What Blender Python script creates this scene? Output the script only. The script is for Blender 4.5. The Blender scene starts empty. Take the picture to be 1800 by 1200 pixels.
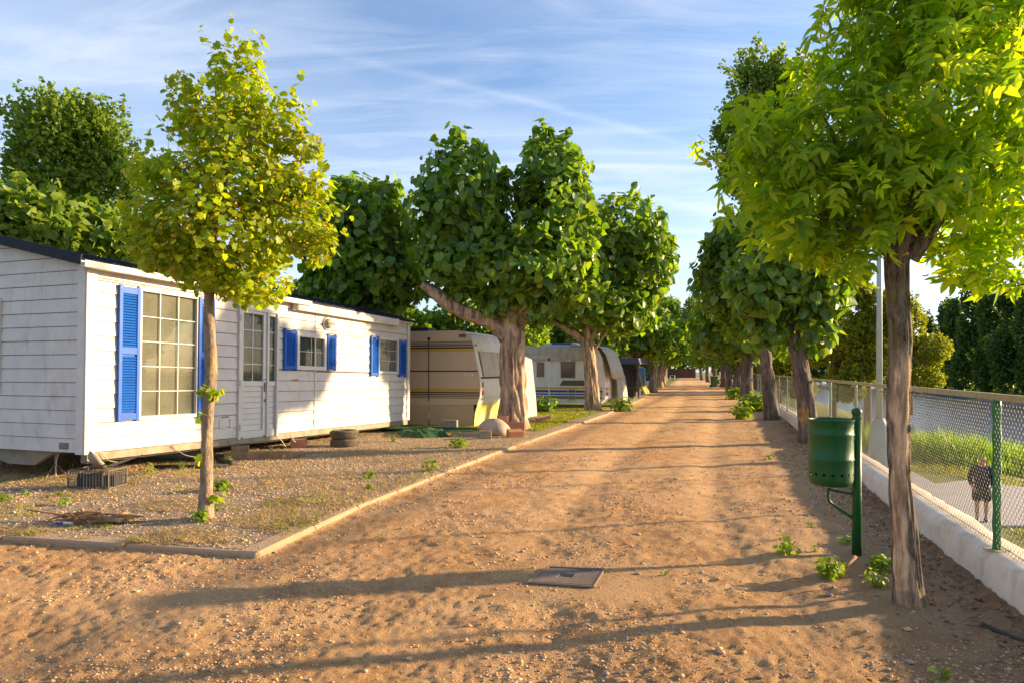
import bpy, math, random
import numpy as np
from mathutils import Vector, Matrix
random.seed(7); RNG = np.random.default_rng(7)
S = bpy.context.scene
COL = S.collection
R = math.radians
# ---------------------------------------------------------------- camera, world, sun, exposure
HZ = 652.0; CH = 1.45; FP = 1200.0      # horizon row, eye height, focal length in photo pixels
cam = bpy.data.cameras.new('camera'); camo = bpy.data.objects.new('camera', cam); COL.objects.link(camo)
camo.location = (0, 0, CH); camo.rotation_euler = (R(90), 0, 0)
cam.sensor_width = 36; cam.lens = 24.0; cam.shift_y = 52/1800; cam.clip_start = .05; cam.clip_end = 3000
S.camera = camo
SUN_AZ = math.atan2(.972, .235); SUN_EL = R(12.2)
world = bpy.data.worlds.new('World'); S.world = world; world.use_nodes = True
wt = world.node_tree; wt.nodes.clear()
def wn(t, **k):
    n = wt.nodes.new(t)
    for a, b in k.items(): setattr(n, a, b)
    return n
sky = wn('ShaderNodeTexSky', sky_type='NISHITA', sun_disc=False, sun_elevation=SUN_EL, sun_rotation=SUN_AZ,
         altitude=200, air_density=1.0, dust_density=1.2, ozone_density=2.2)
tc = wn('ShaderNodeTexCoord'); sep = wn('ShaderNodeSeparateXYZ'); wt.links.new(tc.outputs['Generated'], sep.inputs[0])
def wmath(op, a, b=None):
    n = wn('ShaderNodeMath', operation=op)
    for i, v in enumerate((a, b)):
        if v is None: continue
        if isinstance(v, (int, float)): n.inputs[i].default_value = v
        else: wt.links.new(v, n.inputs[i])
    return n.outputs[0]
zc = wmath('MAXIMUM', sep.outputs[2], .04)
zc = wmath('ADD', zc, .10)
u_ = wmath('DIVIDE', sep.outputs[0], zc); v_ = wmath('DIVIDE', sep.outputs[1], zc)
cmb = wn('ShaderNodeCombineXYZ'); wt.links.new(u_, cmb.inputs[0]); wt.links.new(v_, cmb.inputs[1])
def cloud_noise(rot, sc, scale, detail, lo, hi, dist=0.3, rough=.6):
    mp = wn('ShaderNodeMapping'); mp.inputs['Rotation'].default_value = (0, 0, R(rot)); mp.inputs['Scale'].default_value = sc
    wt.links.new(cmb.outputs[0], mp.inputs[0])
    nz = wn('ShaderNodeTexNoise'); nz.inputs['Scale'].default_value = scale; nz.inputs['Detail'].default_value = detail
    nz.inputs['Roughness'].default_value = rough; nz.inputs['Distortion'].default_value = dist
    wt.links.new(mp.outputs[0], nz.inputs['Vector'])
    mr = wn('ShaderNodeMapRange'); mr.inputs['From Min'].default_value = lo; mr.inputs['From Max'].default_value = hi
    wt.links.new(nz.outputs[0], mr.inputs[0]); return mr.outputs[0]
c1 = cloud_noise(38, (.55, 1.3, 1), .75, 9, .36, .72, .6, .55)
c2 = cloud_noise(58, (.45, 2.2, 1), 1.9, 11, .46, .80, 1.2, .62)
cl = wmath('ADD', wmath('MULTIPLY', c1, .36), wmath('MULTIPLY', c2, .34))
def contrail(a, b, width, amt, nlo):
    d1 = Vector(((a[0]-900)/FP, 1, (HZ-a[1])/FP)).normalized(); d2 = Vector(((b[0]-900)/FP, 1, (HZ-b[1])/FP)).normalized()
    nrm = d1.cross(d2).normalized(); mid = (d1+d2).normalized(); half = mid.dot(d1)
    dp = wn('ShaderNodeVectorMath', operation='DOT_PRODUCT'); wt.links.new(tc.outputs['Generated'], dp.inputs[0]); dp.inputs[1].default_value = nrm
    nz = wn('ShaderNodeTexNoise'); nz.inputs['Scale'].default_value = 5; nz.inputs['Detail'].default_value = 6; wt.links.new(tc.outputs['Generated'], nz.inputs['Vector'])
    off = wmath('MULTIPLY', wmath('SUBTRACT', nz.outputs[0], .5), .02)
    v = wmath('DIVIDE', wmath('ABSOLUTE', wmath('ADD', dp.outputs['Value'], off)), width)
    g_ = wmath('POWER', 2.718, wmath('MULTIPLY', wmath('MULTIPLY', v, v), -1))
    dm = wn('ShaderNodeVectorMath', operation='DOT_PRODUCT'); wt.links.new(tc.outputs['Generated'], dm.inputs[0]); dm.inputs[1].default_value = mid
    mr = wn('ShaderNodeMapRange', interpolation_type='SMOOTHSTEP'); wt.links.new(dm.outputs['Value'], mr.inputs[0]); mr.inputs[1].default_value = half-.02; mr.inputs[2].default_value = half+.03
    return wmath('MULTIPLY', wmath('MULTIPLY', g_, mr.outputs[0]), wmath('MULTIPLY', wmath('ADD', nz.outputs[0], nlo), amt))
cl = wmath('ADD', cl, contrail((560, 85), (1270, 270), .005, .15, .2)); cl = wmath('ADD', cl, contrail((700, 190), (1330, 330), .035, .22, .1)); cl = wmath('ADD', cl, contrail((1060, 335), (1270, 372), .006, .45, .4)); cl = wmath('ADD', cl, contrail((-60, 40), (340, 150), .02, .25, .2))
hz_ = wn('ShaderNodeMapRange'); wt.links.new(sep.outputs[2], hz_.inputs[0])
hz_.inputs['From Min'].default_value = .46; hz_.inputs['From Max'].default_value = .02
hz_.inputs['To Min'].default_value = .0; hz_.inputs['To Max'].default_value = .30
cl = wmath('MINIMUM', wmath('ADD', cl, hz_.outputs[0]), .92)
mx = wn('ShaderNodeMix', data_type='RGBA'); wt.links.new(cl, mx.inputs[0])
tint = wn('ShaderNodeMix', data_type='RGBA', blend_type='MULTIPLY'); tint.inputs[0].default_value = 1.0
wt.links.new(sky.outputs[0], tint.inputs[6]); tint.inputs[7].default_value = (.58, .66, .76, 1)
wt.links.new(tint.outputs[2], mx.inputs[6]); mx.inputs[7].default_value = (2.9, 3.02, 3.3, 1)
bg = wn('ShaderNodeBackground'); bg.inputs[1].default_value = .13; wt.links.new(mx.outputs[2], bg.inputs[0])
wo = wn('ShaderNodeOutputWorld'); wt.links.new(bg.outputs[0], wo.inputs[0])
sl = bpy.data.lights.new('sun', 'SUN'); sl.energy = 4.4; sl.angle = R(1.3); sl.color = (1.0, .74, .42)
so = bpy.data.objects.new('sun', sl); COL.objects.link(so)
sd = Vector((.972*math.cos(SUN_EL), .235*math.cos(SUN_EL), math.sin(SUN_EL))).normalized()
so.rotation_euler = sd.to_track_quat('Z', 'Y').to_euler(); so.location = sd*60
S.view_settings.view_transform = 'Standard'; S.view_settings.look = 'None'; S.view_settings.exposure = 1.64
S.view_settings.gamma = 1.0; S.view_settings.use_curve_mapping = False
S.render.engine = 'CYCLES'; S.cycles.max_bounces = 8; S.cycles.transparent_max_bounces = 8

# ---------------------------------------------------------------- measuring helpers
def at(px, py, Y): return Vector(((px-900)/FP*Y, Y, CH+(HZ-py)/FP*Y))
def gp(px, py, z=0.0):
    Y = (CH-z)*FP/(py-HZ); return Vector(((px-900)/FP*Y, Y, z))

# ---------------------------------------------------------------- materials
MATS = {}
def nt(name):
    m = bpy.data.materials.new(name); m.use_nodes = True; t = m.node_tree
    b = t.nodes['Principled BSDF']; return m, t, b
def add(t, ty, **k):
    n = t.nodes.new(ty)
    for a, b in k.items(): setattr(n, a, b)
    return n
def noise(t, vec, scale, detail=5, rough=.6, dist=0):
    n = add(t, 'ShaderNodeTexNoise'); n.inputs['Scale'].default_value = scale; n.inputs['Detail'].default_value = detail
    n.inputs['Roughness'].default_value = rough; n.inputs['Distortion'].default_value = dist
    t.links.new(vec, n.inputs['Vector']); return n.outputs[0]
def mapr(t, v, a, b, c=0, d=1):
    n = add(t, 'ShaderNodeMapRange'); t.links.new(v, n.inputs[0])
    for i, x in zip((1, 2, 3, 4), (a, b, c, d)): n.inputs[i].default_value = x
    return n.outputs[0]
def mixc(t, f, a, b, blend='MIX'):
    n = add(t, 'ShaderNodeMix', data_type='RGBA', blend_type=blend)
    if isinstance(f, (int, float)): n.inputs[0].default_value = f
    else: t.links.new(f, n.inputs[0])
    for i, x in ((6, a), (7, b)):
        if isinstance(x, tuple): n.inputs[i].default_value = (*x[:3], 1)
        else: t.links.new(x, n.inputs[i])
    return n.outputs[2]
def mth(t, op, a, b=None):
    n = add(t, 'ShaderNodeMath', operation=op)
    for i, v in enumerate((a, b)):
        if v is None: continue
        if isinstance(v, (int, float)): n.inputs[i].default_value = v
        else: t.links.new(v, n.inputs[i])
    return n.outputs[0]
def coord(t, stretch=(1, 1, 1), kind='Object'):
    c = add(t, 'ShaderNodeTexCoord'); mp = add(t, 'ShaderNodeMapping'); mp.inputs['Scale'].default_value = stretch
    if kind == 'World':
        g = add(t, 'ShaderNodeNewGeometry'); t.links.new(g.outputs['Position'], mp.inputs[0])
    else: t.links.new(c.outputs[kind], mp.inputs[0])
    return mp.outputs[0]
def bump(t, b, h, strength, dist=.01):
    n = add(t, 'ShaderNodeBump'); n.inputs['Strength'].default_value = strength; n.inputs['Distance'].default_value = dist
    t.links.new(h, n.inputs['Height']); t.links.new(n.outputs[0], b.inputs['Normal'])
def pm(name, ca, cb, scale=6, rough=.6, bmp=.2, bscale=40, stretch=(1, 1, 1), metal=0, bdist=.004, dirt=None, dirtscale=2, spec=.4, lo=.35, hi=.65, dlo=.5, dhi=.75):
    m, t, b = nt(name); v = coord(t, stretch)
    f = mapr(t, noise(t, v, scale, 6, .65), lo, hi)
    c = mixc(t, f, ca, cb)
    if dirt:
        f2 = mapr(t, noise(t, coord(t, (1, 1, .35)), dirtscale, 8, .7, .6), dlo, dhi, 0, .85)
        c = mixc(t, f2, c, dirt)
    t.links.new(c, b.inputs['Base Color'])
    b.inputs['Roughness'].default_value = rough; b.inputs['Metallic'].default_value = metal
    b.inputs['Specular IOR Level'].default_value = spec
    if bmp: bump(t, b, noise(t, v, bscale, 5), bmp, bdist)
    MATS[name] = m; return m
def leafmat(name, cols, trans=.45, rough=.45, tcol=1.25, spec=.35):
    m, t, b = nt(name); g = add(t, 'ShaderNodeNewGeometry'); oi = add(t, 'ShaderNodeObjectInfo')
    r = mth(t, 'FRACT', mth(t, 'ADD', g.outputs['Random Per Island'], oi.outputs['Random']))
    cr = add(t, 'ShaderNodeValToRGB'); el = cr.color_ramp.elements
    el[0].position = 0; el[0].color = (*cols[0], 1); el[1].position = 1; el[1].color = (*cols[-1], 1)
    for i in range(1, len(cols)-1): e = el.new(i/(len(cols)-1)); e.color = (*cols[i], 1)
    t.links.new(r, cr.inputs[0])
    big = mapr(t, noise(t, coord(t, kind='World'), 1.3, 3), .3, .7, .75, 1.25)
    c = add(t, 'ShaderNodeMix', data_type='RGBA', blend_type='MULTIPLY'); c.inputs[0].default_value = 1
    t.links.new(cr.outputs[0], c.inputs[6]); cc = add(t, 'ShaderNodeCombineColor')
    for i in range(3): t.links.new(big, cc.inputs[i])
    t.links.new(cc.outputs[0], c.inputs[7]); c = c.outputs[2]
    t.links.new(c, b.inputs['Base Color']); b.inputs['Roughness'].default_value = rough; b.inputs['Specular IOR Level'].default_value = spec
    tr = add(t, 'ShaderNodeBsdfTranslucent'); t.links.new(mixc(t, 1.0, c, (tcol*1.35, tcol*1.25, .35), 'MULTIPLY'), tr.inputs[0])
    mxs = add(t, 'ShaderNodeMixShader'); mxs.inputs[0].default_value = trans
    t.links.new(b.outputs[0], mxs.inputs[1]); t.links.new(tr.outputs[0], mxs.inputs[2])
    t.links.new(mxs.outputs[0], t.nodes['Material Output'].inputs[0]); MATS[name] = m; return m

leafmat('leaf_box_elder', [(.14, .27, .010), (.22, .37, .012), (.32, .46, .014), (.44, .50, .02)], .62)
leafmat('leaf_linden', [(.18, .28, .012), (.28, .37, .014), (.40, .45, .016), (.16, .26, .012)], .55)
leafmat('flower_linden', [(.46, .33, .03), (.52, .40, .04), (.42, .36, .03)], .4)
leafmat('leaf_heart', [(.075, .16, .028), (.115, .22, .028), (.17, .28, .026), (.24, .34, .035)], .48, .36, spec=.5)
leafmat('leaf_heart_lit', [(.12, .20, .02), (.17, .26, .03), (.24, .32, .05)], .45)  # lit copy of leaf_heart: sunlight put into the leaf colour
leafmat('leaf_poplar', [(.09, .16, .03), (.15, .24, .03), (.23, .32, .035)], .5)
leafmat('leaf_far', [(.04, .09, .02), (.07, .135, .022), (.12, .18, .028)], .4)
leafmat('leaf_willow', [(.13, .17, .012), (.19, .23, .015), (.26, .28, .02)], .5)
leafmat('leaf_weed', [(.16, .26, .015), (.24, .33, .02), (.12, .22, .02)], .45)
leafmat('reed', [(.10, .22, .012), (.17, .31, .016), (.26, .36, .02)], .45)
leafmat('grass_yellow', [(.26, .26, .02), (.20, .25, .02), (.34, .28, .03)], .35)
leafmat('straw', [(.42, .30, .13), (.50, .36, .17), (.34, .24, .10)], .2)
leafmat('dead_leaf', [(.16, .07, .03), (.24, .11, .04), (.10, .05, .03)], .15)
leafmat('young_tip', [(.22, .12, .03), (.30, .18, .04)], .3)

def barkmat(name, ca, cb, crack, scale=9, stretch=(1, 1, .18), moss=None, bare=None):
    m, t, b = nt(name); v = coord(t, stretch)
    n = noise(t, v, scale, 7, .7, .5); f = mapr(t, n, .36, .6)
    c = mixc(t, f, crack, mixc(t, mapr(t, noise(t, coord(t), 5, 5), .4, .6), ca, cb))
    if moss: c = mixc(t, mapr(t, noise(t, coord(t), 3.0, 7, .7), .52, .62, 0, .8), c, moss)
    if bare:
        a = add(t, 'ShaderNodeAttribute', attribute_name='bare')
        w = noise(t, coord(t, (1, 1, .12)), 30, 6, .7); bc = mixc(t, mapr(t, w, .42, .60), tuple(x*.40 for x in bare), bare)
        c = mixc(t, a.outputs['Fac'], c, bc)
    t.links.new(c, b.inputs['Base Color']); b.inputs['Roughness'].default_value = .9; b.inputs['Specular IOR Level'].default_value = .15
    bump(t, b, mth(t, 'ADD', n, mth(t, 'MULTIPLY', noise(t, v, scale*4, 4), .5)), 1.0, .03); MATS[name] = m
barkmat('bark_furrowed', (.60, .44, .30), (.48, .34, .23), (.13, .085, .06), 8)
barkmat('bark_elder', (.26, .19, .13), (.38, .29, .21), (.06, .042, .03), 30, (1, 1, .3), moss=(.30, .22, .05), bare=(.92, .58, .34))
barkmat('bark_linden', (.42, .31, .21), (.32, .24, .17), (.18, .125, .085), 14, (1, 1, .5), moss=(.36, .22, .07))
barkmat('bark_grey', (.26, .20, .16), (.18, .14, .115), (.07, .05, .042), 8)
barkmat('bark_wound', (.27, .20, .155), (.18, .14, .11), (.07, .05, .042), 10, bare=(.60, .34, .12))
pm('cut_wood', (.62, .33, .13), (.48, .24, .10), 20, .8, .3, 60)

pm('white_siding', (.54, .485, .445), (.62, .56, .51), 3, .5, .15, 60, (.3, 1, 1), dirt=(.27, .205, .155), dirtscale=6.0, dlo=.52, dhi=.92)
pm('white_trim', (.60, .565, .53), (.54, .505, .47), 5, .4, .08, 60, dirt=(.55, .49, .42), dirtscale=4, dlo=.6, dhi=.9)
pm('backing_dark', (.10, .085, .07), (.14, .12, .10), 5, .9, 0)
pm('blue_paint', (.006, .075, .36), (.010, .095, .43), 5, .5, .05, 40, spec=.25)
pm('roof_navy', (.010, .012, .020), (.016, .019, .028), 8, .6, .1, 40, spec=.15)
pm('chassis', (.24, .19, .13), (.32, .26, .18), 5, .7, .3, 30, dirt=(.14, .09, .05), dirtscale=4)
pm('blind', (.40, .39, .28), (.28, .27, .19), 3, .8, 0)
pm('curtain', (.17, .21, .15), (.08, .11, .08), 3, .9, 0)
pm('awning_case', (.66, .61, .54), (.58, .52, .44), 4, .5, .1, 40, dirt=(.36, .27, .18), dirtscale=5)
pm('caravan_beige', (.58, .42, .265), (.61, .445, .285), 3, .42, .04, 20)
pm('caravan_white', (.72, .71, .68), (.66, .64, .60), 3, .4, .04, 20, dirt=(.50, .45, .38), dirtscale=4)
pm('algae_yellow', (.62, .48, .06), (.70, .60, .22), 4, .6, .05, 20, (1, 1, .6))
pm('stripe_yellow', (.60, .36, .02), (.55, .32, .02), 3, .45, 0)
pm('stripe_dark', (.05, .035, .03), (.07, .05, .04), 3, .45, 0)
pm('stripe_brown', (.20, .14, .09), (.22, .16, .10), 3, .45, 0)
pm('stripe_blue', (.02, .06, .25), (.02, .07, .28), 3, .45, 0)
pm('tarp_grey', (.42, .37, .31), (.52, .46, .38), 4, .8, .3, 12, dirt=(.30, .24, .18), dirtscale=3)
pm('skirt_canvas', (.50, .36, .22), (.54, .39, .24), 2, .85, .2, 15)
pm('tent_canvas', (.40, .36, .31), (.48, .43, .37), 2, .85, .2, 12)
pm('dark_canvas', (.045, .045, .05), (.07, .07, .075), 3, .85, .2, 12)
pm('slate_roof', (.045, .05, .10), (.06, .065, .13), 4, .5, .1, 20)
pm('olive_cloth', (.28, .24, .03), (.36, .30, .05), 3, .9, .2, 20)
pm('blue_cloth', (.10, .22, .42), (.08, .18, .36), 3, .9, .2, 20)
pm('black_rubber', (.03, .027, .025), (.05, .045, .04), 10, .8, .3, 60)
pm('tyre_dusty', (.16, .115, .075), (.10, .075, .055), 10, .9, .4, 60)
pm('red_plastic', (.55, .03, .01), (.60, .05, .015), 5, .3, 0)
pm('black_plastic', (.02, .02, .022), (.035, .035, .035), 8, .5, .1, 40)
pm('grey_wire', (.15, .13, .11), (.10, .09, .08), 8, .5, .1, 40)
pm('green_paint', (.005, .07, .014), (.008, .09, .018), 4, .42, .05, 30, spec=.35, dirt=(.07, .10, .035), dirtscale=9, dlo=.5, dhi=.8)
pm('post_green', (.02, .16, .04), (.03, .20, .06), 8, .5, .4, 50)
pm('post_pale', (.22, .33, .22), (.26, .36, .26), 8, .5, .2, 50)
pm('rail_rust', (.44, .37, .17), (.34, .30, .16), 10, .7, .3, 50, dirt=(.36, .20, .08), dirtscale=6)
pm('galvanised', (.15, .145, .115), (.20, .19, .15), 20, .5, 0, metal=.4)
pm('mesh_wire', (.045, .05, .035), (.07, .07, .05), 20, .45, 0, metal=.3)
pm('lamp_metal', (.30, .36, .35), (.36, .42, .40), 5, .5, .1, 30)
pm('whitewash', (.72, .57, .44), (.82, .69, .56), 5, .9, .5, 40, dirt=(.46, .28, .17), dirtscale=5, bdist=.012, dlo=.52, dhi=.78)
pm('concrete', (.42, .29, .18), (.33, .23, .145), 5, .95, .9, 45, bdist=.012, dirt=(.46, .27, .14), dirtscale=5, dlo=.42, dhi=.62)
pm('brick', (.40, .16, .08), (.46, .21, .11), 8, .9, .4, 60)
pm('boulder', (.36, .28, .21), (.50, .38, .27), 3, .8, .3, 25, dirt=(.22, .16, .13), dirtscale=4, bdist=.01)
pm('manhole_steel', (.30, .22, .16), (.20, .155, .125), 8, .6, .3, 80, metal=.3, dirt=(.30, .20, .12), dirtscale=7)
pm('chassis_dark', (.10, .075, .06), (.07, .055, .045), 8, .8, .3, 60)
pm('old_wood', (.36, .23, .12), (.24, .14, .07), 10, .9, .4, 40, (1, 1, .3))
pm('bark_debris', (.40, .20, .08), (.22, .11, .05), 14, .9, .5, 40)
pm('path_concrete', (.42, .37, .35), (.48, .43, .41), 1.5, .9, .2, 10)
pm('wall_brown', (.10, .045, .035), (.13, .06, .045), 2, .9, .1, 10)
pm('skin_tone', (.44, .23, .16), (.50, .28, .2), 10, .5, 0)
pm('navy_cloth', (.025, .03, .055), (.035, .04, .07), 8, .9, .2, 60)
pm('shorts_cloth', (.022, .024, .03), (.03, .032, .04), 8, .9, .2, 60)
pm('shoe', (.03, .05, .06), (.05, .08, .10), 8, .6, 0)
pm('turf_mat', (.016, .065, .022), (.03, .09, .025), 30, .95, .6, 200)
pm('orange_cloth', (.55, .22, .06), (.5, .2, .05), 4, .8, 0)
pm('grey_pipe', (.20, .18, .16), (.26, .24, .21), 5, .6, .1, 30)

def glass():
    m, t, b = nt('window_glass')
    b.inputs['Base Color'].default_value = (.02, .028, .022, 1); b.inputs['Roughness'].default_value = .03
    b.inputs['Alpha'].default_value = .22; b.inputs['Specular IOR Level'].default_value = 1.0; MATS['window_glass'] = m
    m, t, b = nt('dark_glass'); b.inputs['Base Color'].default_value = (.10, .095, .09, 1); b.inputs['Roughness'].default_value = .12; MATS['dark_glass'] = m
glass()

def groundmat():
    m, t, b = nt('dirt_ground'); v = coord(t, kind='World')
    big = noise(t, v, .55, 4); mid = noise(t, v, 3.2, 7, .7, .3); fine = noise(t, v, 38, 6, .75); mic = noise(t, v, 140, 3, .7)
    sand = mixc(t, mapr(t, mid, .36, .62), (.50, .25, .10), (.84, .47, .20))
    sand = mixc(t, mapr(t, big, .38, .66, 0, .55), sand, (.78, .50, .285))
    grav = mixc(t, mapr(t, fine, .38, .62), (.24, .18, .13), (.56, .45, .34))
    grav = mixc(t, mapr(t, mid, .45, .65, 0, .7), grav, (.52, .34, .17))
    a = add(t, 'ShaderNodeAttribute', attribute_name='plot')
    fac = mth(t, 'ADD', a.outputs['Fac'], mapr(t, mid, .52, .72, 0, .35)); fac = mth(t, 'MINIMUM', fac, 1)
    c = mixc(t, fac, sand, grav)
    sp = mapr(t, fine, .56, .64, 0, .6); c = mixc(t, sp, c, (.74, .55, .36))
    crev_shade = mapr(t, fine, .44, .36, 0, .7); c = mixc(t, crev_shade, c, (.20, .115, .065))  # shade painted into crevices where the grain noise is low
    crev_shade_fine = mapr(t, mic, .42, .34, 0, .6); c = mixc(t, crev_shade_fine, c, (.24, .14, .08))  # finer painted shade in the smallest hollows
    dk = add(t, 'ShaderNodeAttribute', attribute_name='wallside'); c = mixc(t, mth(t, 'MULTIPLY', dk.outputs['Fac'], .6), c, (.40, .25, .165))
    ru = add(t, 'ShaderNodeAttribute', attribute_name='rut'); c = mixc(t, mth(t, 'MULTIPLY', ru.outputs['Fac'], mapr(t, mid, .35, .6, .25, .7)), c, (.86, .53, .27))
    gr = add(t, 'ShaderNodeAttribute', attribute_name='lawn')
    c = mixc(t, gr.outputs['Fac'], c, mixc(t, mapr(t, mid, .4, .6), (.20, .22, .03), (.10, .17, .03)))
    t.links.new(c, b.inputs['Base Color']); b.inputs['Roughness'].default_value = .95; b.inputs['Specular IOR Level'].default_value = .12
    h = mth(t, 'ADD', mth(t, 'MULTIPLY', fine, 1.0), mth(t, 'MULTIPLY', mic, .5)); h = mth(t, 'ADD', h, mth(t, 'MULTIPLY', mid, 1.2))
    bump(t, b, h, 1.0, .045); MATS['dirt_ground'] = m
    # pebbles
    m, t, b = nt('pebble'); g = add(t, 'ShaderNodeNewGeometry'); cr = add(t, 'ShaderNodeValToRGB'); e = cr.color_ramp.elements
    oi = add(t, 'ShaderNodeObjectInfo'); r = mth(t, 'FRACT', mth(t, 'ADD', g.outputs['Random Per Island'], oi.outputs['Random']))
    e[0].color = (.30, .19, .11, 1); e[1].color = (.52, .41, .32, 1)
    for p, c in ((.2, (.56, .31, .14)), (.45, (.66, .39, .18)), (.62, (.52, .29, .14)), (.72, (.26, .23, .22)), (.82, (.60, .36, .18))): k = e.new(p); k.color = (*c, 1)
    t.links.new(r, cr.inputs[0]); t.links.new(cr.outputs[0], b.inputs['Base Color']); b.inputs['Roughness'].default_value = .85; MATS['pebble'] = m
    # bank / lower meadow
    m, t, b = nt('meadow'); v = coord(t, kind='World'); n = noise(t, v, .8, 7, .7); f = noise(t, v, 12, 5, .7)
    c = mixc(t, mapr(t, n, .4, .6), (.20, .20, .03), (.13, .17, .03)); c = mixc(t, mapr(t, f, .5, .7), c, (.26, .19, .08))
    bk = add(t, 'ShaderNodeAttribute', attribute_name='bank'); c = mixc(t, bk.outputs['Fac'], c, mixc(t, mapr(t, f, .4, .6), (.34, .23, .14), (.22, .16, .11)))
    t.links.new(c, b.inputs['Base Color']); b.inputs['Roughness'].default_value = .95; bump(t, b, f, .8, .05); MATS['meadow'] = m
    # water
    m, t, b = nt('river_water'); v = coord(t, (1, .35, 1), 'World'); n = noise(t, v, 2.2, 6, .65); n2 = noise(t, v, .3, 3)
    t.links.new(mixc(t, mapr(t, n2, .4, .6), (.10, .11, .14), (.15, .155, .19)), b.inputs['Base Color'])
    b.inputs['Roughness'].default_value = .16; b.inputs['Specular IOR Level'].default_value = .9; bump(t, b, n, .5, .12); MATS['river_water'] = m
groundmat()
M = MATS

# ---------------------------------------------------------------- object helpers
def link(o, parent=None):
    COL.objects.link(o)
    if parent is not None: o.parent = parent
    return o
def tag(o, label=None, cat=None, group=None, kind=None):
    for k, v in (('label', label), ('category', cat), ('group', group), ('kind', kind)):
        if v: o[k] = v
    return o
def thing(name, loc, label, cat, rz=0, group=None):
    o = bpy.data.objects.new(name, None); o.empty_display_size = .2; link(o); o.location = loc; o.rotation_euler = (0, 0, rz)
    return tag(o, label, cat, group)
class MB:
    def __init__(s): s.v = []; s.f = []; s.m = []; s.attr = {}
    def poly(s, pts, faces, mi=0):
        o = len(s.v); s.v += [tuple(p) for p in pts]; s.f += [tuple(o+i for i in f) for f in faces]; s.m += [mi]*len(faces); return s
    def box(s, c, d, rot=None, mi=0, bev=0, taper=1.0):
        x, y, z = d[0]/2, d[1]/2, d[2]/2; T = taper
        if bev <= 0:
            P = [(-x, -y, -z), (x, -y, -z), (x, y, -z), (-x, y, -z), (-x*T, -y*T, z), (x*T, -y*T, z), (x*T, y*T, z), (-x*T, y*T, z)]
            F = [(0, 3, 2, 1), (4, 5, 6, 7), (0, 1, 5, 4), (1, 2, 6, 5), (2, 3, 7, 6), (3, 0, 4, 7)]
        else:
            b = bev; P = []; F = []
            for sz in (-1, 1):
                for (ax, ay, az) in ((x-b, y-b, z), (x, y-b, z-b), (x-b, y, z-b)):
                    pass
            # chamfered box through 24 points
            idx = {}
            for sx in (-1, 1):
                for sy in (-1, 1):
                    for sz in (-1, 1):
                        for k, q in enumerate(((x, y-b, z-b), (x-b, y, z-b), (x-b, y-b, z))):
                            idx[(sx, sy, sz, k)] = len(P); P.append((sx*q[0], sy*q[1], sz*q[2]))
            I = lambda a, b_, c_, k: idx[(a, b_, c_, k)]
            for q in (-1, 1):
                F += [(I(q, -1, -1, 0), I(q, 1, -1, 0), I(q, 1, 1, 0), I(q, -1, 1, 0))[::q],
                      (I(-1, q, -1, 1), I(1, q, -1, 1), I(1, q, 1, 1), I(-1, q, 1, 1))[::-q],
                      (I(-1, -1, q, 2), I(1, -1, q, 2), I(1, 1, q, 2), I(-1, 1, q, 2))[::q]]
            for a in (-1, 1):
                for c_ in (-1, 1):
                    F += [(I(a, c_, -1, 0), I(a, c_, 1, 0), I(a, c_, 1, 1), I(a, c_, -1, 1)),
                          (I(a, -1, c_, 0), I(a, 1, c_, 0), I(a, 1, c_, 2), I(a, -1, c_, 2)),
                          (I(-1, a, c_, 1), I(1, a, c_, 1), I(1, a, c_, 2), I(-1, a, c_, 2))]
            for a in (-1, 1):
                for b_ in (-1, 1):
                    for c_ in (-1, 1): F.append((I(a, b_, c_, 0), I(a, b_, c_, 1), I(a, b_, c_, 2)))
        if rot is not None: P = [rot @ Vector(p) for p in P]
        return s.poly([(p[0]+c[0], p[1]+c[1], p[2]+c[2]) for p in P], F, mi)
    def bar(s, a, b, w, h, mi=0):
        a = Vector(a); b = Vector(b); d = b-a; L = d.length; q = d.to_track_quat('X', 'Z').to_matrix()
        return s.box((a+b)/2, (L, w, h), q, mi)
    def tube(s, pts, rad, n=8, mi=0, cap=True, rfun=None, closed=False):
        pts = [Vector(p) for p in pts]; k = len(pts)
        if isinstance(rad, (int, float)): rad = [rad]*k
        o = len(s.v); up = None
        for i, p in enumerate(pts):
            d = (pts[min(i+1, k-1)]-pts[max(i-1, 0)])
            if closed: d = pts[(i+1) % k]-pts[i-1]
            d.normalize()
            if up is None: up = Vector((0, 1, 0)) if abs(d.y) < .9 else Vector((1, 0, 0))
            sx = d.cross(up); sx.normalize(); up = sx.cross(d); up.normalize()
            for j in range(n):
                a = 2*math.pi*j/n; r = rad[i]*(rfun(a, i/(k-1), p) if rfun else 1)
                s.v.append(tuple(p+sx*(math.cos(a)*r)+up*(math.sin(a)*r)))
        for i in range(k if closed else k-1):
            for j in range(n):
                a = o+i*n+j; b = o+i*n+(j+1) % n; i2 = ((i+1) % k)
                s.f.append((a, b, o+i2*n+(j+1) % n, o+i2*n+j)); s.m.append(mi)
        if cap and not closed:
            s.f.append(tuple(o+j for j in range(n))[::-1]); s.m.append(mi)
            s.f.append(tuple(o+(k-1)*n+j for j in range(n))); s.m.append(mi)
        return s
    def lathe(s, prof, c=(0, 0, 0), n=24, mi=0, flat=None):
        o = len(s.v); k = len(prof)
        for r, z in prof:
            for j in range(n):
                a = 2*math.pi*j/n; s.v.append((c[0]+r*math.cos(a), c[1]+r*math.sin(a), c[2]+z))
        for i in range(k-1):
            for j in range(n):
                s.f.append((o+i*n+j, o+i*n+(j+1) % n, o+(i+1)*n+(j+1) % n, o+(i+1)*n+j)); s.m.append(mi)
        return s
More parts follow.
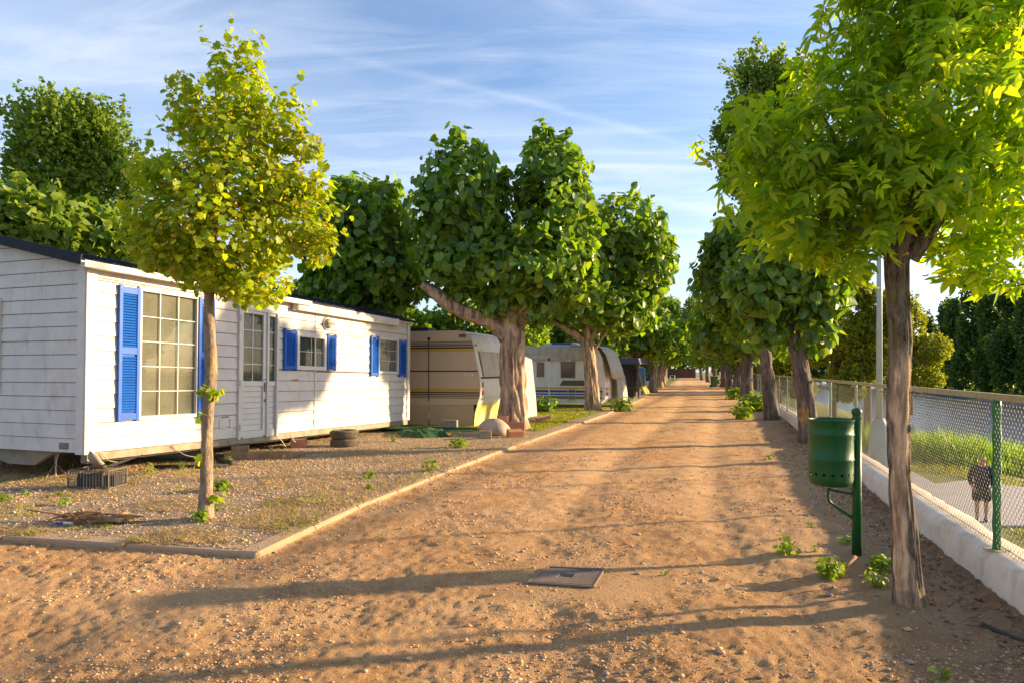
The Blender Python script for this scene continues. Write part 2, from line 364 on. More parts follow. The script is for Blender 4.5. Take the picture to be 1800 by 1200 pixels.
    def prism(s, prof, depth, fn, mi=0):
        """prof: 2-D outline, fn(a, b, t) -> 3-D, t in 0..depth"""
        n = len(prof); P = [fn(a, b, 0) for a, b in prof]+[fn(a, b, depth) for a, b in prof]
        F = [tuple(range(n))[::-1], tuple(range(n, 2*n))]+[(i, (i+1) % n, n+(i+1) % n, n+i) for i in range(n)]
        return s.poly(P, F, mi)
    def mesh(s, name, mats, smooth=False):
        me = bpy.data.meshes.new(name); me.from_pydata(s.v, [], s.f)
        for m in (mats if isinstance(mats, (list, tuple)) else [mats]): me.materials.append(M[m] if isinstance(m, str) else m)
        if max(s.m, default=0) > 0: me.polygons.foreach_set('material_index', s.m)
        if smooth: me.polygons.foreach_set('use_smooth', [True]*len(me.polygons))
        for k, a in s.attr.items():
            at_ = me.attributes.new(k, 'FLOAT', 'POINT'); at_.data.foreach_set('value', a)
        me.update(); return me
    def build(s, name, mats, parent=None, smooth=False, loc=None):
        o = bpy.data.objects.new(name, s.mesh(name, mats, smooth)); link(o, parent)
        if loc is not None: o.location = loc
        return o
def rawmesh(name, V, F, mat, smooth=False, attrs=None):
    V = np.asarray(V, dtype=np.float32); F = np.asarray(F, dtype=np.int32); me = bpy.data.meshes.new(name)
    k = F.shape[1]; me.vertices.add(len(V)); me.vertices.foreach_set('co', V.ravel())
    me.loops.add(F.size); me.loops.foreach_set('vertex_index', F.ravel())
    me.polygons.add(len(F)); me.polygons.foreach_set('loop_start', np.arange(0, F.size, k, dtype=np.int32))
    if smooth: me.polygons.foreach_set('use_smooth', np.ones(len(F), dtype=bool))
    me.materials.append(M[mat]); 
    for kk, a in (attrs or {}).items():
        x = me.attributes.new(kk, 'FLOAT', 'POINT'); x.data.foreach_set('value', np.asarray(a, dtype=np.float32))
    me.update(calc_edges=True); return me
def ob(name, me, parent=None): return link(bpy.data.objects.new(name, me), parent)

# value noise -----------------------------------------------------
_T = np.random.default_rng(3).random((256, 256))
def vn(x, y):
    xi = np.floor(x).astype(int); yi = np.floor(y).astype(int); fx = x-xi; fy = y-yi
    fx = fx*fx*(3-2*fx); fy = fy*fy*(3-2*fy); a = xi & 255; b = yi & 255; a1 = (a+1) & 255; b1 = (b+1) & 255
    return (_T[a, b]*(1-fx)+_T[a1, b]*fx)*(1-fy)+(_T[a, b1]*(1-fx)+_T[a1, b1]*fx)*fy
def fbm(x, y, o=4, g=.5):
    s = 0; w = 1; t = 0
    for i in range(o): s = s+w*vn(x*2**i+17*i, y*2**i+5*i); t += w; w *= g
    return s/t
def smooth(a, b, x): t = np.clip((x-a)/(b-a), 0, 1); return t*t*(3-2*t)

# ---------------------------------------------------------------- layout lines
UF = Vector((.3, .954, 0)).normalized(); NF = Vector((.954, -.3, 0)).normalized(); P0 = Vector((3.01, 4.01, 0))
def FL(s, d, z=0): p = P0+UF*s+NF*d; return Vector((p.x, p.y, z))
KERB = [(-12.5, 7.62), (-4.35, 5.80), (-1.97, 5.30), (-1.61, 7.16), (-.29, 11.76), (3.24, 22.9), (6.95, 36), (11.3, 54), (15.7, 72.5), (27, 116), (36, 152)]
KX = np.array([p[0] for p in KERB[2:]]); KY = np.array([p[1] for p in KERB[2:]])
def kerb_x(y): return np.interp(y, KY, KX)
def front_y(x): return 5.30+(-1.97-x)*.2195
def plotmask(x, y):
    a = smooth(-.02, .06, kerb_x(y)-x); b = smooth(-.02, .06, y-front_y(x)); return a*b
def height(x, y):
    d = (x-P0.x)*NF.x+(y-P0.y)*NF.y
    near = np.clip(1.6-np.hypot(x, y)/14, 0, 1)
    h = (fbm(x*1.1, y*1.1, 3)-.5)*.05+(fbm(x*5+3, y*5, 3, .6)-.5)*.026*near+(fbm(x*22, y*22, 2, .9)-.5)*.020*near
    h = h+np.abs(fbm(x*16, y*16+9, 3, .75)-.5)*.034*near*smooth(.40, .65, fbm(x*.9+40, y*.9, 2))
    # wheel ruts running along the path
    cx = kerb_x(y)+1.0
    for off in (1.2, 2.7): h = h-.02*np.exp(-((x-cx-off)/.22)**2)
    pm_ = plotmask(x, y)
    h = h*(1-pm_*.35)+pm_*.045
    h = h+.02*smooth(-1.0, -.1, d)*(1-pm_)
    mk = np.clip(1-np.hypot((x-.42)/.80, (y-4.79)/.60), 0, 1); h = h*(1-smooth(0, .3, mk))
    return h
def hz(x, y): return float(height(np.array([x]), np.array([y]))[0])

# ---------------------------------------------------------------- ground
rows = [1.3]
while rows[-1] < 175: rows.append(rows[-1]*1.0068+.0)
rows = np.array(rows); cols = np.linspace(-1.02, 1.0, 400)
YY, CC = np.meshgrid(rows, cols, indexing='ij'); XX = CC*YY
ZZ = height(XX, YY)
D = (XX-P0.x)*NF.x+(YY-P0.y)*NF.y
V = np.stack([XX, YY, ZZ], -1).reshape(-1, 3); nr, nc = XX.shape
idx = np.arange(nr*nc).reshape(nr, nc)
F = np.stack([idx[:-1, :-1], idx[:-1, 1:], idx[1:, 1:], idx[1:, :-1]], -1).reshape(-1, 4)
Dm = D.reshape(-1)[F].max(1); F = F[Dm < .12]
pmask = plotmask(XX, YY)
wallside = smooth(-1.5, -.15, D)*smooth(16, 6, YY)+smooth(-2.2, -.5, D)*smooth(8, 18, YY)*.8  # ground colour darker towards the low wall
lawn = pmask*smooth(14.6, 16.8, YY)*smooth(.38, .55, fbm(XX*.9+4, YY*.9, 3)+.12)*smooth(.25, .6, kerb_x(YY)-XX)
lawn = np.maximum(lawn, smooth(60, 75, YY)*smooth(1.2, .2, np.abs(kerb_x(YY)+.3-XX)))
cxr = kerb_x(YY)+1.0+.12*np.sin(YY*.35)
rut = np.clip(np.exp(-((XX-cxr-.9)/.36)**2)+np.exp(-((XX-cxr-2.55)/.38)**2), 0, 1)*smooth(5.5, 8, YY)*(1-pmask)
turn = np.exp(-((np.hypot(XX+1.2, YY-8.6)-4.6)/.30)**2)*smooth(7.5, 5.5, YY)*(1-pmask)*.8; rut = np.clip(rut+turn, 0, 1)
used = np.zeros(nr*nc, bool); used[F.ravel()] = True; remap = np.cumsum(used)-1
me = rawmesh('ground', V[used], remap[F], 'dirt_ground', True, {'plot': pmask.ravel()[used], 'wallside': np.clip(wallside, 0, 1).ravel()[used], 'lawn': lawn.ravel()[used], 'rut': rut.ravel()[used]})
tag(ob('ground', me), kind='structure')
# rough flat earth round about, out to the horizon, left of the fence
g = MB(); a = FL(-60, .1, -.09); b = FL(1200, .1, -.09)
g.poly([a, b, (b.x-2400, b.y+600, -.09), (a.x-1500, a.y-60, -.09)], [(0, 1, 2, 3)])
g.attr = {'plot': [.6]*4, 'wallside': [0]*4, 'lawn': [.6]*4}
tag(g.build('terrain', 'dirt_ground'), kind='structure')
# the bank, lower meadow and far shore: profile swept along the fence
prof = [(.30, .09), (.40, .05), (.58, -.20), (1.0, -.62), (3.3, -2.48), (3.8, -2.52), (5.3, -2.52), (8.0, -2.6), (11.2, -3.0), (12.2, -3.6), (52, -3.9), (53, -3.2), (56, -2.2), (70, -1.6), (1500, 2)]
ss = np.concatenate([np.arange(-30, 60, .5), np.arange(60, 1300, 25)])
V = []; bk = []
for s in ss:
    for i, (d, z) in enumerate(prof):
        zz = z+(0 if i < 1 else (vn(np.array([s*.9]), np.array([d*1.3]))[0]-.5)*(.06 if d < 4 else .05 if d < 9 else .16)); w = 0 if d < 4 or d > 45 else math.sin(s*.11)*.5
        V.append(tuple(FL(s, d+w, zz))); bk.append(1.0 if d < 3.5 else 0.0)
n = len(prof); F = [(i*n+j, i*n+j+1, (i+1)*n+j+1, (i+1)*n+j) for i in range(len(ss)-1) for j in range(n-1)]
tag(ob('river_bank', rawmesh('river_bank', V, np.array(F)[:, ::-1], 'meadow', True, {'bank': bk})), kind='structure')
w = MB(); w.poly([FL(-60, 9.5, -3.25), FL(1200, 9.5, -3.25), FL(1200, 60, -3.25), FL(-60, 60, -3.25)], [(0, 3, 2, 1)])
tag(w.build('river', 'river_water'), kind='structure')
# lower path with its branch to the right
lp = MB(); zt = -2.47
def strip(pa, pb):
    o = [(*p[:2], zt) for p in pa]+[(*p[:2], zt) for p in pb[::-1]]
    nn = len(o); low = [(x, y, zt-.18) for x, y, _ in o]
    lp.poly(o+low, [tuple(range(nn))[::-1]]+[(i, (i+1) % nn, nn+(i+1) % nn, nn+i) for i in range(nn)])
strip([FL(-25, 3.35), FL(12.2, 3.35)], [FL(-25, 4.9), FL(12.2, 4.9)])
strip([FL(12.2, 3.35), FL(22.5, 3.35)], [(12.4, 17.4), (30, 17.2), (30, 21.2), (17.5, 23.0), (16.7, 24.8), FL(22.5, 5.3)])
strip([FL(22.5, 3.35), FL(90, 3.35)], [FL(22.5, 5.3), FL(90, 5.1)])
tag(lp.build('lower_path', 'path_concrete'), kind='structure')

# ---------------------------------------------------------------- kerb: slabs
kb = bpy.data.objects.new('kerb', None); link(kb); tag(kb, kind='structure')
def kerb_run(a, b, side, L=1.0, wd=.20):
    a = Vector((*a, 0)); b = Vector((*b, 0)); d = (b-a); n_ = max(1, round(d.length/L)); u = d.normalized(); nn = Vector((-u.y, u.x, 0))*side
    for i in range(n_):
        p = a+d*(i/n_); q = a+d*((i+1)/n_); c = (p+q)/2+nn*wd/2
        rr = Matrix.Rotation(math.atan2(u.y, u.x)+random.uniform(-.012, .012), 3, 'Z') @ Matrix.Rotation(random.uniform(-.008, .008), 3, 'X')
        mb = MB(); mb.box((c.x, c.y, .0+random.uniform(-.042, -.026)), ((q-p).length-.012, wd, .16), rr, 0, .016); mb.build('slab', 'concrete', kb)
kerb_run(KERB[1], KERB[2], 1); kerb_run(KERB[0], KERB[1], 1)
kerb_run(KERB[2], KERB[3], 1, .95, .19); kerb_run(KERB[3], KERB[4], 1, .95, .20); kerb_run(KERB[4], KERB[5], 1, 1.2, .2); kerb_run(KERB[5], KERB[6], 1, 1.6, .2)
# ---------------------------------------------------------------- pebbles
def rocks(P, Sz, name, parent=None, flat=.6):
    B = np.array([(1, 0, 0), (.3, .95, 0), (-.8, .6, 0), (-.8, -.6, 0), (.3, -.95, 0), (.1, 0, 1), (0, 0, -1)], float)
    T = np.array([(0, 1, 5), (1, 2, 5), (2, 3, 5), (3, 4, 5), (4, 0, 5), (1, 0, 6), (2, 1, 6), (3, 2, 6), (4, 3, 6), (0, 4, 6)])
    n = len(P); j = B[None]*(1+RNG.uniform(-.3, .3, (n, 7, 3))); j[:, :, 2] *= flat; a = RNG.uniform(0, 6.28, n)
    j[:, :, 1] *= RNG.uniform(.6, 1, (n, 1))
    x = j[:, :, 0]*np.cos(a)[:, None]-j[:, :, 1]*np.sin(a)[:, None]; y = j[:, :, 0]*np.sin(a)[:, None]+j[:, :, 1]*np.cos(a)[:, None]
    V = np.stack([x, y, j[:, :, 2]], -1)*Sz[:, None, None]+P[:, None, :]
    F = T[None]+(np.arange(n)*7)[:, None, None]; return rawmesh(name, V.reshape(-1, 3), F.reshape(-1, 3), 'pebble', True)
n = 125000
yy = HZ+np.exp(RNG.uniform(math.log(70), math.log(640), n)); xx = RNG.uniform(-150, 1850, n); Y = CH*FP/(yy-HZ); X = (xx-900)/FP*Y
d = (X-P0.x)*NF.x+(Y-P0.y)*NF.y; patch = fbm(X*1.5+9, Y*1.5, 3); pmk = plotmask(X, Y)
keep = (d < -.05) & (RNG.random(n) < np.clip((patch-.42)*3.2, .10, .9)*(1-.8*(np.exp(-((X-kerb_x(Y)-1.9)/.4)**2)+np.exp(-((X-kerb_x(Y)-3.55)/.42)**2))*smooth(5.5, 8, Y))+pmk*.6)
X, Y = X[keep], Y[keep]; sz = np.exp(RNG.normal(math.log(.0058), .48, len(X)))*np.clip(Y/5.5, .8, 2.0); sz = np.minimum(sz, .02)
P = np.stack([X, Y, height(X, Y)+sz*.15], -1)
tag(ob('gravel', rocks(P, sz, 'gravel')), kind='stuff')
# larger stones, one by one
stone_me = [rocks(np.zeros((1, 3)), np.array([1.0]), 'stone') for _ in range(6)]
for k in range(44):
    py = HZ+math.exp(random.uniform(math.log(230), math.log(540))); px = random.uniform(0, 1620); p = gp(px, py)
    if (p.x-P0.x)*NF.x+(p.y-P0.y)*NF.y > -.25: continue
    o = ob('stone', stone_me[k % 6]); sc = random.uniform(.018, .034); o.scale = (sc, sc, sc*.8); o.location = (p.x, p.y, hz(p.x, p.y)+sc*.2); o.rotation_euler = (0, 0, random.uniform(0, 6))
    tag(o, 'small loose stone lying on the orange dirt path among the gravel', 'stone', 'loose stones on the dirt')

# ---------------------------------------------------------------- foliage
def shape(pts, faces): return np.array(pts, float), np.array(faces)
HEART = shape([(0, 0, 0), (.28, -.1, .04), (.5, .2, .10), (.40, .58, .08), (0, 1.08, -.10), (-.40, .58, .08), (-.5, .2, .10), (-.28, -.1, .04), (0, .45, -.06)],
              [(8, 0, 1), (8, 1, 2), (8, 2, 3), (8, 3, 4), (8, 4, 5), (8, 5, 6), (8, 6, 7), (8, 7, 0)])
KITE = shape([(0, 0, 0), (.42, .42, .10), (0, 1, -.05), (-.42, .42, .10), ], [(0, 1, 2), (0, 2, 3)])
LOBE = shape([(0, .05, 0), (.30, -.12, .02), (.46, .10, .05), (.60, .30, .0), (.46, .54, .05), (.36, .84, -.02), (.20, .82, .03), (0, 1.1, -.08), (-.20, .82, .03), (-.36, .84, -.02), (-.46, .54, .05), (-.60, .30, 0), (-.46, .10, .05), (-.30, -.12, .02), (0, .4, -.04)],
             [(14, i, (i+1) % 14) for i in range(14)])
def compound():
    V = []; F = []
    def lf(ox, oy, oz, ang, L, W):
        o = len(V); c, s_ = math.cos(ang), math.sin(ang)
        for x, y, z in ((0, 0, 0), (W*.5, L*.30, .03), (W*.42, L*.62, -.01), (0, L, -.16*L), (-W*.42, L*.62, -.01), (-W*.5, L*.30, .03), (0, L*.45, -.035)):
            V.append((ox+x*c-y*s_, oy+x*s_+y*c, oz+z-.10*abs(ang)*y))
        for i in range(6): F.append((o+6, o+i, o+(i+1) % 6))
    lf(0, .52, -.02, 0, .66, .23); lf(0, .46, 0, .85, .56, .20); lf(0, .46, 0, -.85, .56, .20); lf(0, .20, .01, 1.1, .50, .18); lf(0, .20, .01, -1.1, .50, .18)
    o = len(V); V.extend([(-.008, -.1, 0), (.008, -.1, 0), (.006, .55, 0), (-.006, .55, 0)]); F += [(o, o+1, o+2), (o, o+2, o+3)]
    return shape(V, F)
COMPOUND = compound()
def clump(n=3, seed=1):
    r = np.random.default_rng(seed); V = []; F = []
    for k in range(n):
        o = len(V); q = Matrix.Rotation(r.uniform(0, 6.28), 3, 'Z') @ Matrix.Rotation(r.uniform(-1, 1), 3, 'X') @ Matrix.Rotation(r.uniform(-1, 1), 3, 'Y')
        off = r.uniform(-.45, .45, 3)
        for p in KITE[0]*.6: V.append(tuple(np.array(q @ Vector(p))+off))
        F += [(o, o+1, o+2), (o, o+2, o+3)]
    return shape(V, F)
CLUMP = clump(4, 5)
TW = []
def twigs(parent, r):
    a, b = TW.pop(); r = r*np.ones((len(a), 1, 1)); offs = np.array([(1, 0, 0), (-.5, .87, 0), (-.5, -.87, 0)])[None]
    V = np.concatenate([a[:, None]+offs*r, b[:, None]+offs*r*.4], 1).reshape(-1, 3); base = (np.arange(len(a))*6)[:, None]
    F = np.concatenate([base+np.array([[k, (k+1) % 3, 3+(k+1) % 3, 3+k]]) for k in range(3)]); o = ob('twigs', rawmesh('twigs', V, F, 'bark_linden'), parent); o['kind'] = 'stuff'
def lumpy(u, seed, amp):
    r = np.random.default_rng(seed); s = np.zeros(len(u))
    for f in (2.2, 4.1, 7.5):
        k = r.normal(size=(3, 3)); s += sum(np.sin(u @ (k[i]/np.linalg.norm(k[i])*f)+r.uniform(0, 6)) for i in range(3))/3*(2.2/f)
    return 1+amp*s
def sample(blobs, n, seed, fill=2.6, amp=.16, sprigs=0, spriglen=.3, hollow=.55):
    """points and outward directions in a crown made of ellipsoids (centre, radii)"""
    r = np.random.default_rng(seed); C = np.array([b[0] for b in blobs], float); Rr = np.array([b[1] for b in blobs], float)
    w = (Rr.prod(1))**(.72); w /= w.sum(); k = r.choice(len(blobs), n, p=w)
    u = r.normal(size=(n, 3)); u /= np.linalg.norm(u, axis=1)[:, None]
    rad = (hollow+(1-hollow)*r.random(n)**(1/fill))*lumpy(u+k[:, None]*3.1, seed, amp)
    P = C[k]+u*Rr[k]*rad[:, None]; O = u/Rr[k]; O /= np.linalg.norm(O, axis=1)[:, None]
    if sprigs:
        ns = sprigs; k2 = r.choice(len(blobs), ns, p=w); u2 = r.normal(size=(ns, 3)); u2[:, 2] = np.abs(u2[:, 2])*1.2+.1; u2 /= np.linalg.norm(u2, axis=1)[:, None]
        st = C[k2]+u2*Rr[k2]*.9; dr = u2+np.array([0, 0, .8]); dr /= np.linalg.norm(dr, axis=1)[:, None]; m_ = 9
        t = np.linspace(.1, 1, m_); L = spriglen*r.uniform(.5, 1.4, ns)
        SP = (st[:, None]+dr[:, None]*(t[None, :, None]*L[:, None, None])+r.normal(size=(ns, m_, 3))*spriglen*.10).reshape(-1, 3)
        SO = (dr[:, None]*.3+r.normal(size=(ns, m_, 3))).reshape(-1, 3); SO /= np.linalg.norm(SO, axis=1)[:, None]
        P = np.vstack([P, SP]); O = np.vstack([O, SO]); TW.append((st-dr*.25*L[:, None]*1.5, st+dr*L[:, None]))
    return P, O
def frames(P, O, seed, up=.5, rnd=.6, droop=.7):
    r = np.random.default_rng(seed+99); N = O*.9+np.array([0, 0, up])+r.normal(size=P.shape)*rnd; N /= np.linalg.norm(N, axis=1)[:, None]
    T = O*.8+np.array([0, 0, -droop])+r.normal(size=P.shape)*.6; T -= (T*N).sum(1)[:, None]*N; T /= np.linalg.norm(T, axis=1)[:, None]
    return N, T, np.cross(T, N)
def leafmesh(name, P, N, T, B, s, base, mat):
    bv, bf = base; V = P[:, None]+s[:, None, None]*(bv[None, :, 0:1]*B[:, None]+bv[None, :, 1:2]*T[:, None]+bv[None, :, 2:3]*N[:, None])
    F = bf[None]+(np.arange(len(P))*len(bv))[:, None, None]; return rawmesh(name, V.reshape(-1, 3), F.reshape(-1, bf.shape[1]), mat)
def crown(parent, blobs, n, base, size, mat, seed, nleaf=0, up=.5, rnd=.6, droop=.7, jit=.25, name='foliage', kill=None, sizes=None, **kw):
    TW.clear(); P, O = sample(blobs, n, seed, **kw); r = np.random.default_rng(seed+5)
    if TW: twigs(parent, size*.035)
    hole = np.sin(P[:, 0]*5/size*.06+seed)+np.sin(P[:, 1]*4.3/size*.06+2)+np.sin(P[:, 2]*5.2/size*.06+seed*2)
    keep = (hole > -1.75) | (r.random(len(P)) < .35)
    if kill is not None: keep &= ~kill(P)
    P, O = P[keep], O[keep]; N, T, B = frames(P, O, seed, up, rnd, droop); s = size*r.uniform(1-jit, 1+jit, len(P))
    if nleaf:
        w = np.array(parent.location); tc_ = np.array([0, 0, CH])-w; v = tc_[None]-P; dist = np.linalg.norm(v, axis=1); v /= dist[:, None]
        C = P.mean(0); sc = s/dist*(.3+np.clip((O*v).sum(1), 0, 1))*r.uniform(.7, 1, len(P)); pick = np.argsort(-sc)[:nleaf]
        bm = rawmesh('leaf', base[0], base[1], mat)
        for i in pick:
            o = ob('leaf', bm, parent); mt = Matrix(((B[i][0]*s[i], T[i][0]*s[i], N[i][0]*s[i], P[i][0]), (B[i][1]*s[i], T[i][1]*s[i], N[i][1]*s[i], P[i][1]), (B[i][2]*s[i], T[i][2]*s[i], N[i][2]*s[i], P[i][2]), (0, 0, 0, 1)))
            o.matrix_local = mt
        m_ = np.ones(len(P), bool); m_[pick] = False; P, N, T, B, s = P[m_], N[m_], T[m_], B[m_], s[m_]
    o = ob(name, leafmesh(name, P, N, T, B, s, base, mat), parent); o['kind'] = 'stuff'; return o
def furrow(seed, depth, lobes=9, zf=3.0):
    def f(a, t, p):
        x = np.array([a/(2*math.pi)*lobes*2]); z = np.array([p.z*zf+seed])
        w0 = abs(vn(x % (lobes*2), z)[0]*2-1); w1 = abs(vn((x*2.3) % (lobes*4), z*1.7+9)[0]*2-1)
        return 1-depth*(1-w0)**2-depth*.45*(1-w1)+.04*math.sin(2*a+p.z*2)
    return f
def curve(pts, k=6):
    pts = [Vector(p) for p in pts]; out = []
    for i in range(len(pts)-1):
        p0 = pts[max(i-1, 0)]; p1 = pts[i]; p2 = pts[i+1]; p3 = pts[min(i+2, len(pts)-1)]
        for j in range(k):
            t = j/k; out.append(.5*((2*p1)+(p2-p0)*t+(2*p0-5*p1+4*p2-p3)*t*t+(3*p1-p0-3*p2+p3)*t**3))
    out.append(pts[-1]); return out
def lerp_r(rs, n): return list(np.interp(np.linspace(0, len(rs)-1, n), range(len(rs)), rs))
def limb(mb, pts, rs, n=10, k=5, rf=None): c = curve(pts, k); mb.tube(c, lerp_r(rs, len(c)), n, rfun=rf); return mb
def bl(base, items, Y=None, dy=1.0):
    """ellipsoids measured in the photo: (px, py, rx, ry[, depth offset]) -> local"""
    Y = Y or base.y; out = []
    for it in items:
        px, py, rx, ry = it[:4]; off = it[4] if len(it) > 4 else 0; Yq = Y+off; p = at(px, py, Yq); k = Yq/FP
        out.append(((p.x-base.x, p.y-base.y, p.z-base.z), (rx*k, rx*k*dy, ry*k)))
    return out
def fillers(mb, blobs, root, r0, n, seed):
    rr = random.Random(seed)
    for i in range(n):
        c, q = rr.choice(blobs); u = Vector((rr.gauss(0, 1), rr.gauss(0, 1), abs(rr.gauss(0, 1)))).normalized()
        e = Vector(c)+Vector((u.x*q[0], u.y*q[1], u.z*q[2]))*.85; a = Vector(root)*.45+Vector(c)*.55 if i % 2 else Vector(root); m_ = (a+e)/2+Vector((0, 0, -.08*(e-a).length))
        limb(mb, [a, m_, e], [r0, r0*.6, r0*.2], 5, 3)

# ---- A: young linden left
A = gp(360, 912, .04)
tA = thing('linden_tree', A, 'slender young yellow-green linden tree with hanging flowers in front of the white mobile home', 'tree')
mb = MB(); pts = [at(360, 914, A.y)-A, at(363, 860, A.y)-A, at(364, 760, A.y)-A, at(371, 640, A.y)-A, at(367, 540, A.y)-A, at(373, 440, A.y)-A, at(378, 330, A.y)-A, at(392, 300, A.y+.05)-A, at(420, 170, A.y)-A]
limb(mb, pts, [.088, .060, .051, .056, .046, .041, .034, .026, .008], 20, 8, lambda a, t, p: 1+.05*math.sin(3*a+p.z*9)+.04*math.sin(p.z*31+a))
for (a0, b0, r) in (((374, 470), (290, 400), .022), ((374, 450), (500, 420), .022), ((376, 400), (270, 330), .02), ((376, 380), (520, 300), .02), ((380, 330), (330, 230), .018), ((385, 320), (470, 200), .018), ((376, 350), (380, 120), .015), ((374, 460), (450, 500), .018), ((374, 430), (300, 480), .018), ((378, 350), (430, 250), .016)):
    p = at(*a0, A.y)-A; q = at(*b0, A.y+random.uniform(-.5, .5))-A; limb(mb, [p, (p+q)/2-Vector((0, 0, .04)), q], [r, r*.7, r*.25], 6, 4)
mb.build('trunk', 'bark_linden', tA, True)
bA = bl(A, [(400, 410, 135, 70), (285, 380, 68, 48), (300, 310, 62, 42), (520, 400, 70, 52), (500, 330, 62, 46), (410, 320, 110, 60), (400, 240, 92, 52), (430, 165, 48, 58), (340, 200, 48, 36), (325, 150, 30, 26), (490, 235, 50, 40), (535, 255, 36, 24), (320, 462, 80, 30), (440, 500, 72, 40), (390, 120, 24, 44), (440, 100, 18, 32), (560, 430, 34, 32), (245, 300, 26, 26), (390, 480, 90, 36), (550, 330, 28, 24), (250, 430, 34, 34)])
crown(tA, bA, 7600, LOBE, .054, 'leaf_linden', 11, 300, .7, .5, .5, sprigs=150, spriglen=.28, amp=.26, hollow=.3, fill=1.8, jit=.4)
f = crown(tA, bA, 2300, CLUMP, .042, 'flower_linden', 12, 0, 0, .8, .9, name='flowers', hollow=.7)
for (px, py) in ((352, 683), (380, 685), (372, 690), (355, 735), (386, 870), (350, 805)):
    p = at(px, py, A.y-.05)-A; crown(tA, [((p.x, p.y, p.z), (.05, .05, .05))], 7, LOBE, .06, 'leaf_linden', px, name='shoot')

# ---- B, D, C: big pollards on the left of the path
def pollard(label, base, trunk, limbs, blobs, n, size, seed, nleaf, mat='leaf_heart', bark='bark_furrowed', group=None, dy=1.0, lod=0, sprigs=90, name='pollard_tree', wound=None):
    t = thing(name, base, label, 'tree', 0, group); mb = MB()
    ns = 64 if lod == 0 else 12
    c = curve([at(px, py, base.y)-base for px, py, r in trunk], 12 if lod == 0 else 3)
    mb.tube(c, lerp_r([r for _, _, r in trunk], len(c)), ns, rfun=furrow(seed, .24, 10, 1.6) if lod == 0 else None)
    for L in limbs:
        limb(mb, [at(px, py, base.y+off)-base for px, py, off, r in L], [r for *_, r in L], 22 if lod == 0 else 7, 6 if lod == 0 else 2, furrow(seed+3, .22, 6, 2.2) if lod == 0 else None)
    B_ = bl(base, blobs, dy=dy); fillers(mb, B_, at(trunk[-1][0], trunk[-1][1], base.y)-base, .05, 14 if lod == 0 else 6, seed)
    if wound is not None: mb.attr = {'bare': [max(0, min(1, (1-math.hypot((v[0]-wound[0])/.085, (v[2]-wound[2])/.23)+.15*math.sin(v[2]*40))*5))*(v[1] < 0) for v in mb.v]}
    mb.build('trunk', bark, t, True)
    crown(t, B_, n, HEART if lod < 2 else CLUMP, size, mat, seed, nleaf, .25, .5, .9, sprigs=sprigs, spriglen=.36 if lod < 2 else .5, hollow=.42, fill=2.0, jit=.45, amp=.27)
    return t
Bb = Vector((.04, 16.7, .04))
tB = pollard('thick furrowed pollard tree beside the beige caravan with a boulder at its foot', Bb,
    [(903, 757, .50), (903, 735, .40), (902, 690, .345), (901, 630, .35), (903, 590, .37), (900, 555, .33), (905, 530, .2)],
    [[(892, 590, 0, .24), (860, 565, .0, .22), (805, 545, -.2, .20), (765, 515, -.3, .16), (742, 500, -.3, .12)],
     [(888, 580, 0, .22), (865, 535, .2, .19), (830, 500, .3, .16), (800, 470, .2, .10)],
     [(912, 570, 0, .22), (925, 530, -.2, .17), (950, 495, -.1, .14), (985, 480, 0, .11), (1000, 430, 0, .06)],
     [(903, 560, .1, .2), (905, 500, .3, .12), (900, 420, .3, .05)]],
    [(812, 350, 86, 98), (775, 400, 58, 70), (850, 400, 60, 75), (975, 310, 68, 78), (985, 370, 70, 80), (940, 380, 40, 65), (905, 470, 140, 62), (1010, 440, 48, 65), (790, 470, 70, 50), (1000, 505, 60, 42), (890, 530, 60, 28), (940, 550, 40, 25)],
    7200, .185, 21, 300, sprigs=150)
Db = gp(1042, 721, .04)
tD = pollard('leaning pollard tree in front of the tarp-covered white caravan', Db,
    [(1042, 722, .36), (1041, 700, .29), (1039, 660, .27), (1036, 625, .27), (1034, 600, .25)],
    [[(1034, 612, 0, .2), (1015, 590, 0, .17), (985, 572, 0, .13), (960, 560, 0, .08)], [(1034, 605, 0, .18), (1030, 570, 0, .15), (1024, 525, 0, .14), (1020, 500, 0, .08)], [(1046, 612, 0, .07), (1065, 585, 0, .05), (1085, 560, 0, .03)], [(1036, 600, 0, .14), (1070, 540, 0, .08), (1110, 480, 0, .04)]],
    [(1085, 410, 82, 66), (1130, 460, 58, 72), (1040, 460, 72, 85), (985, 520, 50, 55), (1060, 530, 95, 48), (1145, 470, 42, 58), (1000, 410, 40, 45), (1100, 560, 60, 30)],
    5600, .21, 22, 300, sprigs=120)
Cb = Vector((-3.95, 17.95, .04))
tC = pollard('dark pollard tree rising between the mobile home and the beige caravan', Cb,
    [(636, 745, .3), (637, 690, .26), (638, 600, .24), (640, 540, .22)], [[(640, 560, 0, .15), (600, 500, 0, .1), (590, 450, 0, .05)], [(640, 560, 0, .15), (690, 490, 0, .1), (700, 440, 0, .05)]],
    [(635, 410, 82, 88), (690, 410, 50, 80), (595, 470, 58, 80), (650, 490, 95, 62), (700, 500, 58, 48), (580, 400, 40, 70), (572, 505, 42, 42), (600, 540, 40, 22)],
    5200, .20, 23, 300, sprigs=110)

